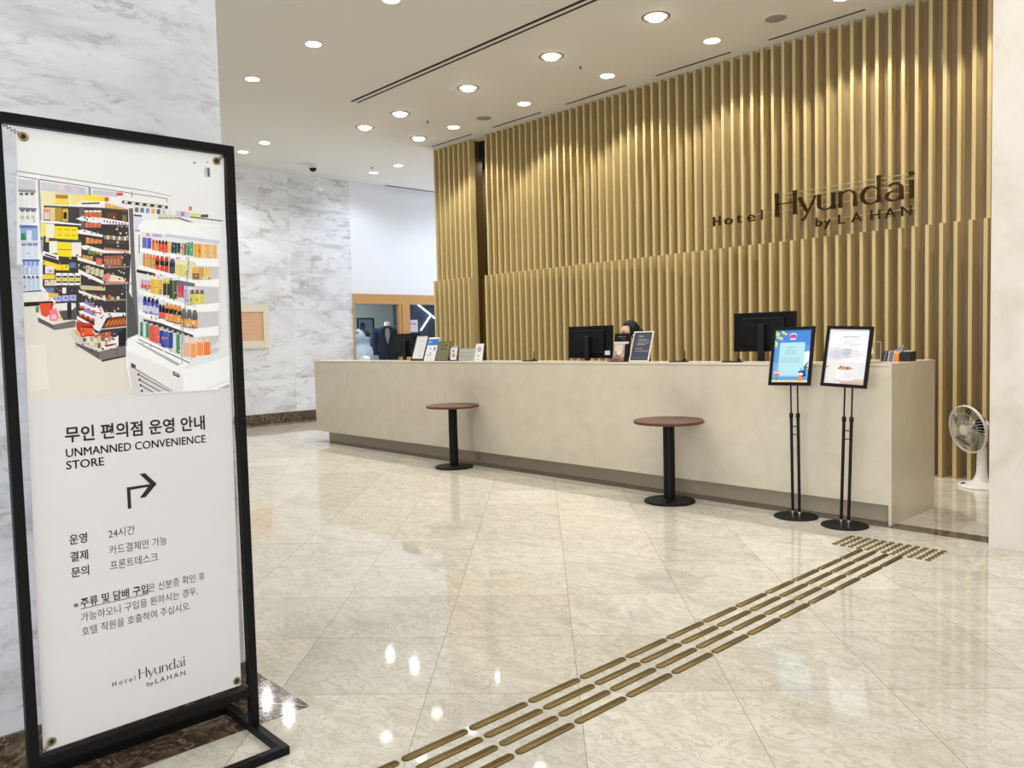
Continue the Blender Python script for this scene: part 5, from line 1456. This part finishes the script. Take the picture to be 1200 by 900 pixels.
214,200,176:392,840 399,840 399,830 391,831
120,60,44:376,1058 386,1058 385,1047 376,1048
226,216,200:596,974 606,974 606,966 596,967
214,200,176:569,1032 576,1032 575,1022 568,1022
226,216,200:376,946 384,946 383,941 376,941
40,36,36:385,962 392,962 391,954 384,954
214,200,176:528,1082 535,1082 535,1074 528,1074
214,200,176:540,929 548,928 548,920 539,921
226,216,200:558,991 569,990 568,979 558,980
214,200,176:355,1074 366,1073 366,1066 354,1066
214,200,176:539,937 551,937 551,929 539,929
150,120,90:498,971 504,971 504,961 498,961
226,216,200:593,994 602,994 601,985 593,985
120,60,44:551,1037 563,1037 562,1030 550,1030
226,216,200:541,910 552,909 552,904 540,905
150,120,90:569,775 579,774 579,767 569,768
40,36,36:550,662 559,661 558,651 549,652
120,60,44:525,609 538,608 537,602 525,603
40,36,36:576,644 589,643 589,638 576,639
226,216,200:370,709 381,708 380,702 369,703
214,200,176:396,588 404,588 404,579 396,580
226,216,200:507,744 513,743 513,737 506,737
150,120,90:460,709 471,708 471,701 460,701
120,60,44:398,724 403,724 403,719 398,719
214,200,176:441,682 451,681 451,674 440,675
226,216,200:488,786 493,786 493,775 487,775
150,120,90:559,661 567,660 566,655 559,656
40,36,36:446,660 454,660 454,651 445,652
96,70,50:367,772 374,772 373,761 366,761
120,60,44:425,677 434,677 434,667 424,668
40,36,36:391,695 397,695 397,690 391,690
226,216,200:574,801 581,800 580,790 573,790
226,216,200:393,598 403,598 403,588 393,589
150,120,90:435,796 445,796 445,791 435,792
96,70,50:499,633 508,633 507,625 498,626
96,70,50:383,755 391,755 391,748 382,749
214,200,176:552,755 560,755 560,745 552,746
226,216,200:410,730 418,730 418,725 410,726
120,60,44:325,586 331,586 331,581 325,581
226,216,200:539,762 548,762 548,754 539,755
226,216,200:455,594 463,593 463,584 455,585
120,60,44:567,721 578,720 578,710 566,711
226,216,200:374,710 385,709 385,702 373,703
96,70,50:539,714 549,713 549,703 538,704
214,200,176:385,608 395,607 395,601 385,601
150,120,90:486,737 497,737 497,726 486,727
120,60,44:549,647 559,646 559,637 548,638
40,36,36:440,577 451,576 451,570 439,572
96,70,50:451,685 460,684 460,678 451,679
150,120,90:499,737 509,736 508,731 499,732
40,36,36:349,579 360,578 359,571 349,572
226,216,200:348,777 355,776 354,765 347,766
96,70,50:581,819 592,819 591,813 581,814
214,200,176:550,622 561,622 560,615 549,616
40,36,36:487,720 493,720 493,712 487,713
96,70,50:512,595 520,594 519,585 512,586
214,200,176:505,710 511,709 511,705 505,705
226,216,200:567,749 578,748 577,741 566,742
150,120,90:564,713 575,712 574,706 564,707
226,216,200:461,821 468,821 467,815 461,815
96,70,50:356,637 361,636 361,625 355,626
96,70,50:480,641 492,640 492,634 480,635
214,200,176:553,689 559,689 558,682 553,683
40,36,36:474,774 479,774 479,766 473,766
226,216,200:349,581 355,581 355,573 348,573
120,100,40:157,646 166,646 165,635 156,635
110,120,160:274,635 284,635 283,629 274,629
70,66,60:196,749 207,750 206,742 195,741
120,100,40:328,796 339,796 338,792 328,792
70,66,60:315,665 327,666 326,661 315,661
236,230,210:266,668 276,668 276,663 265,663
70,66,60:288,737 297,737 296,730 287,730
120,100,40:198,647 208,648 208,639 197,638
236,230,210:168,741 174,741 174,735 167,734
120,100,40:312,667 320,667 319,659 312,659
236,230,210:320,788 327,789 326,778 319,778
70,66,60:140,798 146,798 146,790 139,789
200,170,60:315,712 319,712 319,706 314,706
120,100,40:156,585 165,585 164,579 156,579
200,170,60:222,797 226,798 226,788 221,788
120,100,40:174,748 182,748 182,744 173,743
110,120,160:218,591 226,591 226,586 218,586
200,170,60:179,747 184,748 183,739 179,739
236,230,210:211,634 217,634 217,630 211,630
70,66,60:252,775 261,775 261,768 251,767
110,120,160:166,744 175,744 174,737 165,736
110,120,160:317,772 324,772 324,764 317,764
120,100,40:159,689 170,689 169,682 159,681
110,120,160:144,674 149,675 149,670 143,669
120,100,40:268,686 273,686 272,676 267,676
236,230,210:275,822 285,822 285,817 274,817
96,70,50:383,572 391,572 391,561 382,561
40,36,36:473,501 481,501 481,491 472,491
120,60,44:537,550 545,550 545,546 536,546
226,216,200:462,485 470,485 469,479 462,479
226,216,200:337,534 348,534 348,528 337,528
40,36,36:551,495 558,495 557,484 550,484
120,60,44:566,579 571,579 571,573 566,573
96,70,50:447,572 456,572 455,565 447,565
40,36,36:471,526 480,526 479,517 470,517
120,60,44:348,480 360,480 359,469 348,469
40,36,36:396,543 403,543 403,535 396,535
40,36,36:458,515 467,515 467,511 458,511
150,120,90:505,523 513,523 513,517 505,517
120,60,44:557,564 564,564 564,557 556,557
40,36,36:424,478 437,478 436,470 424,470
226,216,200:458,520 464,520 464,509 458,509
96,70,50:456,517 466,517 466,506 456,506
96,70,50:392,545 399,546 398,539 391,539
96,70,50:446,515 453,515 453,505 446,505
96,70,50:392,490 402,490 402,484 391,484
40,36,36:362,567 374,568 374,563 362,563
96,70,50:326,482 337,482 337,473 326,473
96,70,50:372,552 384,553 384,546 372,546
150,120,90:469,481 477,481 477,474 469,474
96,70,50:513,569 518,569 518,565 513,565
150,120,90:421,503 430,503 430,492 421,492
40,36,36:439,489 445,489 444,482 438,482
214,200,176:503,520 511,520 511,509 502,509
120,60,44:454,569 460,569 459,562 453,562
214,200,176:370,574 377,574 377,570 370,569
214,200,176:424,542 436,542 435,536 424,535
40,36,36:479,488 487,488 486,477 478,477
40,36,36:514,544 521,544 521,536 513,536
120,60,44:491,534 502,534 501,524 491,524
120,60,44:529,563 537,563 537,558 529,558
96,70,50:324,488 333,488 333,480 324,480
214,200,176:465,499 472,499 472,491 465,491
40,36,36:424,524 433,524 433,516 423,516
226,216,200:524,535 531,535 531,524 523,524
226,216,200:387,563 394,563 394,557 386,557
120,60,44:499,263 512,260 511,252 499,255
150,120,90:462,265 473,262 473,253 461,256
40,36,36:423,295 434,292 434,281 422,284
96,70,50:452,308 459,306 458,298 452,299
226,216,200:486,318 497,315 497,308 486,310
150,120,90:485,349 490,348 489,338 484,339
150,120,90:315,322 326,319 325,311 315,313
226,216,200:464,305 469,304 469,299 464,300
120,60,44:430,373 441,370 441,366 430,368
96,70,50:321,402 332,400 331,392 321,395
120,60,44:335,423 343,421 343,415 335,417
226,216,200:377,398 387,395 387,385 377,387
150,120,90:430,387 437,386 437,381 430,382
226,216,200:494,381 504,379 504,374 494,376
226,216,200:338,359 346,358 346,353 338,355
214,200,176:450,387 456,386 455,375 449,377
40,36,36:445,342 455,340 455,329 444,332
120,60,44:324,423 333,421 333,413 324,415
226,216,200:390,353 402,351 402,343 390,346
150,120,90:338,349 345,347 344,338 338,340
96,70,50:487,351 499,349 499,339 487,341
214,200,176:402,385 413,382 413,377 401,379
120,60,44:437,384 443,383 442,373 436,374
40,36,36:487,317 492,316 492,309 486,311
150,120,90:396,321 406,318 406,314 396,317
120,60,44:471,290 478,288 477,278 471,280
150,120,90:373,346 379,344 379,340 373,341
150,120,90:422,383 430,381 429,371 421,373
96,70,50:501,285 512,283 512,275 501,278
96,70,50:318,328 325,326 324,322 318,324
120,60,44:325,356 336,353 336,347 324,350
214,200,176:322,380 330,378 330,368 321,370
40,36,36:362,287 374,284 373,275 361,278
226,216,200:468,329 475,327 475,323 468,324
226,216,200:341,366 352,363 352,355 340,357
120,60,44:391,283 396,282 396,275 390,277
60,50,46:726,920 730,920 730,913 726,913
60,50,46:988,916 992,916 992,911 988,910
240,220,160:861,942 868,943 867,934 861,934
240,236,230:855,924 860,925 860,916 855,916
150,40,30:1036,911 1045,912 1044,902 1036,901
240,220,160:828,877 838,878 838,873 828,873
240,220,160:703,874 709,874 709,867 703,867
60,50,46:878,919 882,919 882,910 877,910
150,40,30:890,856 898,856 898,847 890,847
60,50,46:920,924 927,925 927,915 920,915
240,236,230:746,887 753,888 752,878 746,878
240,220,160:901,887 909,887 908,877 901,877
240,220,160:965,945 974,946 974,939 965,938
60,50,46:903,857 912,858 912,853 903,853
150,40,30:1103,869 1112,869 1112,863 1103,863
240,220,160:1104,885 1113,886 1113,877 1103,877
240,236,230:923,868 932,868 931,861 922,861
60,50,46:1084,947 1090,947 1089,941 1083,940
240,236,230:874,933 878,933 878,925 873,925
150,40,30:903,898 910,899 909,890 903,889
60,50,46:877,911 885,912 884,904 877,903
240,220,160:987,917 992,917 992,907 986,907
60,50,46:991,961 999,962 999,953 991,953
150,40,30:812,886 820,887 819,877 811,876
150,40,30:797,906 804,907 804,902 797,902
240,220,160:846,869 852,869 852,863 846,863
150,40,30:949,859 958,859 958,852 948,852
60,50,46:810,913 815,913 814,904 809,904
240,220,160:1074,876 1083,876 1082,867 1073,866
60,50,46:879,939 886,939 886,930 879,930
240,220,160:707,849 711,850 710,843 706,843
150,40,30:842,858 847,859 847,851 842,851
240,236,230:845,882 853,883 853,878 845,878
150,40,30:932,915 939,915 938,907 932,906
240,230,210:750,757 755,756 755,746 749,747
240,200,90:1022,712 1029,711 1028,701 1021,702
50,40,40:943,757 953,756 952,751 943,751
240,200,90:753,789 760,788 760,782 753,783
240,230,210:1006,749 1012,749 1012,741 1006,741
240,230,210:1051,736 1061,735 1060,725 1051,726
240,200,90:692,784 698,784 697,777 692,777
240,200,90:791,746 798,746 798,738 791,738
240,230,210:981,729 985,729 985,723 980,724
240,230,210:928,731 933,730 933,724 928,724
50,40,40:694,749 699,749 699,743 693,744
240,200,90:734,744 741,743 740,732 734,733
240,200,90:777,763 783,762 783,755 777,755
50,40,40:1092,735 1101,734 1100,724 1091,725
240,200,90:704,807 711,806 710,797 703,798
50,40,40:855,755 862,754 862,747 855,748
240,200,90:902,734 909,733 908,725 901,726
240,200,90:761,764 766,764 765,756 760,756
240,230,210:819,754 824,753 824,743 818,743
50,40,40:894,733 899,733 899,727 894,728
240,230,210:783,802 791,802 791,794 783,795
240,200,90:1036,739 1044,739 1044,730 1035,731
240,230,210:707,786 712,785 711,777 707,778
240,230,210:1079,746 1089,746 1088,736 1078,737
50,40,40:744,803 752,802 752,796 744,797
240,230,210:707,749 714,748 714,739 706,739
50,40,40:847,725 855,724 855,717 846,717
240,200,90:1087,781 1093,781 1093,773 1086,774
240,230,210:871,731 877,731 877,724 871,725
50,40,40:785,747 790,746 790,738 784,739
50,40,40:808,810 814,809 814,804 808,804
240,200,90:769,741 773,740 773,735 768,735
50,40,40:769,731 774,730 773,722 769,723
50,40,40:949,774 957,773 956,764 949,765
240,236,220:751,597 756,596 756,586 751,586
50,46,30:828,659 833,659 833,651 828,652
160,130,30:713,607 722,606 721,596 713,597
240,236,220:745,611 752,610 751,604 744,605
240,236,220:789,592 798,591 798,584 789,585
240,236,220:824,573 830,573 829,563 823,563
240,236,220:757,658 763,658 763,649 757,649
160,130,30:736,611 744,610 744,602 735,603
50,46,30:857,594 866,593 865,584 856,585
50,46,30:907,628 916,627 916,621 906,622
50,46,30:943,588 952,587 952,580 942,581
160,130,30:694,652 701,651 701,641 694,642
50,46,30:966,586 975,585 974,580 966,581
240,236,220:868,637 873,636 873,628 868,628
50,46,30:775,632 784,631 784,622 775,623
50,46,30:698,657 706,656 706,650 697,651
240,236,220:705,664 711,663 710,656 704,657
50,46,30:981,657 986,656 986,651 981,652
240,236,220:698,616 703,615 703,609 698,610
160,130,30:929,650 937,649 937,644 929,645
50,46,30:879,621 886,620 885,612 878,613
160,130,30:751,668 761,667 760,658 751,659
50,46,30:1003,597 1011,596 1011,585 1002,586
240,236,220:768,620 775,619 774,614 768,615
160,130,30:962,565 968,564 968,554 962,555
160,130,30:965,602 975,600 974,590 965,591
160,130,30:918,614 925,613 925,603 917,604
50,46,30:779,649 786,648 785,639 778,640
160,130,30:719,671 724,671 724,665 719,666
50,46,30:761,597 769,596 769,591 761,592
50,46,30:993,546 998,546 998,539 993,540
160,130,30:852,603 860,602 860,596 851,597
160,130,30:942,564 951,563 950,552 942,553
50,46,30:795,583 802,582 801,576 795,577
30,26,30:968,423 976,422 976,414 968,416
240,236,240:910,463 918,461 918,454 910,456
240,170,100:882,520 888,519 888,513 881,514
240,170,100:887,493 894,492 894,482 887,483
240,236,240:940,433 948,432 947,423 940,424
30,26,30:908,464 918,462 917,455 908,457
240,170,100:861,437 869,435 869,425 860,427
30,26,30:714,484 722,482 722,474 713,476
30,26,30:761,476 768,474 768,467 760,468
240,236,240:836,497 845,495 845,488 835,490
240,236,240:712,561 717,561 716,554 712,555
30,26,30:712,514 721,512 720,506 712,507
240,236,240:975,453 983,451 983,440 975,442
30,26,30:848,515 853,515 853,510 848,511
30,26,30:741,473 748,472 748,463 740,464
240,236,240:714,548 719,547 719,541 713,542
30,26,30:823,497 831,496 831,488 823,490
30,26,30:872,512 877,511 877,505 872,506
240,236,240:696,508 704,506 704,502 696,503
30,26,30:686,507 694,506 693,497 685,498
240,236,240:967,443 975,442 975,434 967,435
240,170,100:824,499 833,498 833,487 824,489
240,236,240:877,469 886,467 886,461 877,463
240,236,240:881,455 889,453 889,446 881,448
240,236,240:926,445 931,444 931,438 926,439
240,170,100:732,541 739,540 739,533 732,534
240,236,240:676,482 681,480 681,473 676,474
240,236,240:805,475 810,474 809,467 805,468
30,26,30:712,502 717,501 717,496 711,497
240,236,240:949,471 955,470 955,463 948,464
240,236,240:737,551 744,550 744,540 736,542
30,26,30:914,438 919,437 919,430 914,431
30,26,30:974,481 979,480 979,470 973,471
240,236,240:870,507 875,506 875,498 869,499
30,26,30:851,528 858,527 857,519 850,520
240,170,100:747,471 752,470 751,464 747,465
240,236,240:718,545 724,544 723,539 718,540
240,236,240:937,431 943,429 943,419 936,421
30,26,30:911,441 919,439 918,435 910,437
30,26,30:718,471 724,469 724,464 718,466
240,240,240:847,343 854,340 854,331 846,334
30,36,90:781,302 785,301 785,293 781,294
40,90,70:774,295 781,293 781,285 774,288
40,90,70:689,374 695,372 695,364 689,366
240,240,240:762,312 768,310 767,303 761,305
240,240,240:687,312 694,310 693,304 687,306
240,240,240:777,354 783,352 783,346 777,348
30,36,90:838,343 843,341 842,332 837,334
40,90,70:820,270 826,268 826,261 820,262
240,240,240:781,268 787,265 787,257 780,260
240,240,240:753,359 758,357 758,351 753,352
30,36,90:876,260 883,258 883,247 875,249
240,240,240:674,308 680,306 680,298 674,300
30,36,90:781,304 788,301 788,292 781,295
30,36,90:877,278 884,276 884,268 877,270
30,36,90:703,302 708,300 708,291 703,293
30,36,90:742,374 747,372 746,367 742,368
240,240,240:874,269 879,267 879,257 873,259
240,240,240:893,305 898,303 898,298 892,300
240,240,240:800,352 805,351 804,341 800,343
40,90,70:795,363 802,361 802,351 795,354
240,240,240:670,334 674,333 674,328 669,330
40,90,70:657,323 661,321 661,311 656,313
30,36,90:810,299 816,297 815,289 809,291
30,36,90:724,369 729,367 729,361 724,363
240,240,240:659,327 665,325 665,319 658,321
40,90,70:877,287 884,285 884,280 877,282
30,36,90:650,385 657,382 657,374 649,376
30,36,90:733,338 738,336 738,331 732,333
40,90,70:774,330 781,328 781,323 774,325
120,130,160:78,893 88,894 88,886 77,885
120,130,160:59,841 68,841 68,835 58,835
150,160,190:46,746 53,746 53,740 46,740
250,250,252:67,1023 75,1023 74,1014 66,1014
120,130,160:58,753 66,753 65,749 58,749
150,160,190:107,997 116,998 116,992 107,992
150,160,190:105,1077 115,1078 115,1071 104,1070
120,130,160:33,653 43,653 43,645 33,645
150,160,190:101,1026 110,1027 109,1018 101,1017
150,160,190:48,784 53,784 53,780 48,780
250,250,252:62,721 67,721 67,715 62,715
120,130,160:68,697 74,698 73,692 68,691
150,160,190:54,944 61,945 60,936 53,935
120,130,160:79,707 84,707 84,701 79,701
250,250,252:83,835 88,835 88,828 83,828
120,130,160:62,902 69,903 69,899 62,898
150,160,190:71,1039 80,1039 79,1033 71,1033
250,250,252:65,752 74,753 74,743 65,742
120,130,160:57,958 61,958 61,953 56,953
150,160,190:40,994 48,995 47,987 39,986
196,192,206:1096,1448 1135,1451 1134,1387 1096,1384
96,90,110:1116,1445 1132,1446 1131,1392 1117,1391
70,70,80:1028,1472 1042,1474 1041,1465 1028,1463
70,70,80:1114,1486 1125,1487 1125,1480 1114,1479"""
pol = []
for ln in STORE.split('\n'):
    c, q = ln.split(':'); c = tuple(int(v) for v in c.split(',')); pol.append((c, [(int(v.split(',')[0])/2000, 1.187+int(v.split(',')[1])/2000) for v in q.split()]))
printed('store_picture', bn, BM, pol, .0003, 2.0e-5)
def Y(v): return v+4.975
def line(b): b.obj('lettering', M_ink, bn)
def tx(b, s, y0, z0, width, cap, bold=0.0, kind='k'):
    put_text(b, s, BM, Y(y0), z0, width, bold, cap/(.727 if kind == 'l' else .80), .0006)
b = B(); tx(b, '무인 편의점 운영 안내', -4.876, 1.064, .412, .040, .022); line(b)
b = B(); tx(b, 'UNMANNED CONVENIENCE', -4.876, 1.017, .411, .0255, .0, 'l'); tx(b, 'UNMANNED CONVENIENCE', -4.8752, 1.0176, .411, .0255, .0, 'l'); line(b)
b = B(); tx(b, 'STORE', -4.877, .981, .102, .0255, .0, 'l'); tx(b, 'STORE', -4.8762, .9816, .102, .0255, .0, 'l'); line(b)
for a_, c_, z_ in [('운영', '24시간', .760), ('결제', '카드결제만 가능', .709), ('문의', '프론트데스크', .662)]:
    b = B(); tx(b, a_, -4.880, z_, .048, .026, .014); line(b)
    b = B(); tx(b, c_, -4.773, z_-.001, {'24시간': .076, '카드결제만 가능': .170, '프론트데스크': .140}[c_], .025, -.004); line(b)
b = B(); tx(b, '※', -4.879, .568, .014, .018); tx(b, '주류 및 담배 구입', -4.860, .567, .193, .025, .016); tx(b, '은 신분증 확인 후', -4.666, .567, .178, .024, -.004)
b.add([(Y(-4.860), .5605, .0006), (Y(-4.667), .5605, .0006), (Y(-4.667), .5625, .0006), (Y(-4.860), .5625, .0006)], [(0, 1, 2, 3)], BM); line(b)
b = B(); tx(b, '가능하오니 구입을 원하시는 경우,', -4.861, .524, .347, .024, -.004); line(b)
b = B(); tx(b, '호텔 직원을 호출하여 주십시오.', -4.861, .481, .322, .024, -.004); line(b)
b = B(); b.add([(Y(q[0]), q[1], .0006) for q in [(-4.714, .838), (-4.704, .838), (-4.704, .8955), (-4.652, .897), (-4.678, .866), (-4.661, .866), (-4.625, .903), (-4.658, .941), (-4.675, .941), (-4.645, .905), (-4.714, .9045)]], [tuple(range(11))], BM); b.obj('arrow', M_ink, bn)
b = B(); x = Y(-4.708); s = .142/(tot-.16)
for c in 'Hyundai': glyph(b, c, BM @ Matrix.Translation((x, .300, 0)), 0, 0, s, 0); x += GL[c][0]*s
put_text(b, 'Hotel', BM, Y(-4.785), .300, .066, 0, .0165/.727*1.0, .0006, 0, 1.6); line(b)
b = B(); put_text(b, 'by', BM, Y(-4.686), .270, .021, 0, .019, .0006); put_text(b, 'LAHAN', BM, Y(-4.660), .270, .094, 0, .0165/.727, .0006, 0, 1.35); line(b)
for gx, gz, sy, sz in [(.037, 1.931, -1, 1), (.590, 1.936, 1, 1), (.018, .192, -1, -1), (.578, .196, 1, -1)]:
    P = BM @ Vector((gx, gz, 0)); b = B(); b.tube([(P.x+.0005, P.y+.0095*cos(2*pi*i/24), P.z+.0095*sin(2*pi*i/24)) for i in range(24)], .0035, 8, True); g = b.obj('grommet', M_grommet, bn, smooth=True)
    b = B(); b.lathe([(.006, 0), (.006, .0006)], (0, 0, 0), 16, BM @ Matrix.Translation((gx, gz, .0002))); b.obj('grommet_hole', M_slot, bn)
    Q = Vector((SXP, YA+e if sy < 0 else YB2-e, HT-.03 if sz > 0 else .161)); D = (Q-P); Ln = D.length; D.normalize(); a_ = D.orthogonal().normalized(); c_ = D.cross(a_); pts = []
    for i in range(60):
        q = i/59; ang = q*2*pi*6; rr = .004 if .15 < q < .85 else .0015; pts.append(P+D*(Ln*q)+a_*rr*cos(ang)+c_*rr*sin(ang)+Vector((.002*(1-q), 0, 0)))
    b = B(); b.tube(pts, .0013, 6); b.obj('spring', M_steel, t, smooth=True)
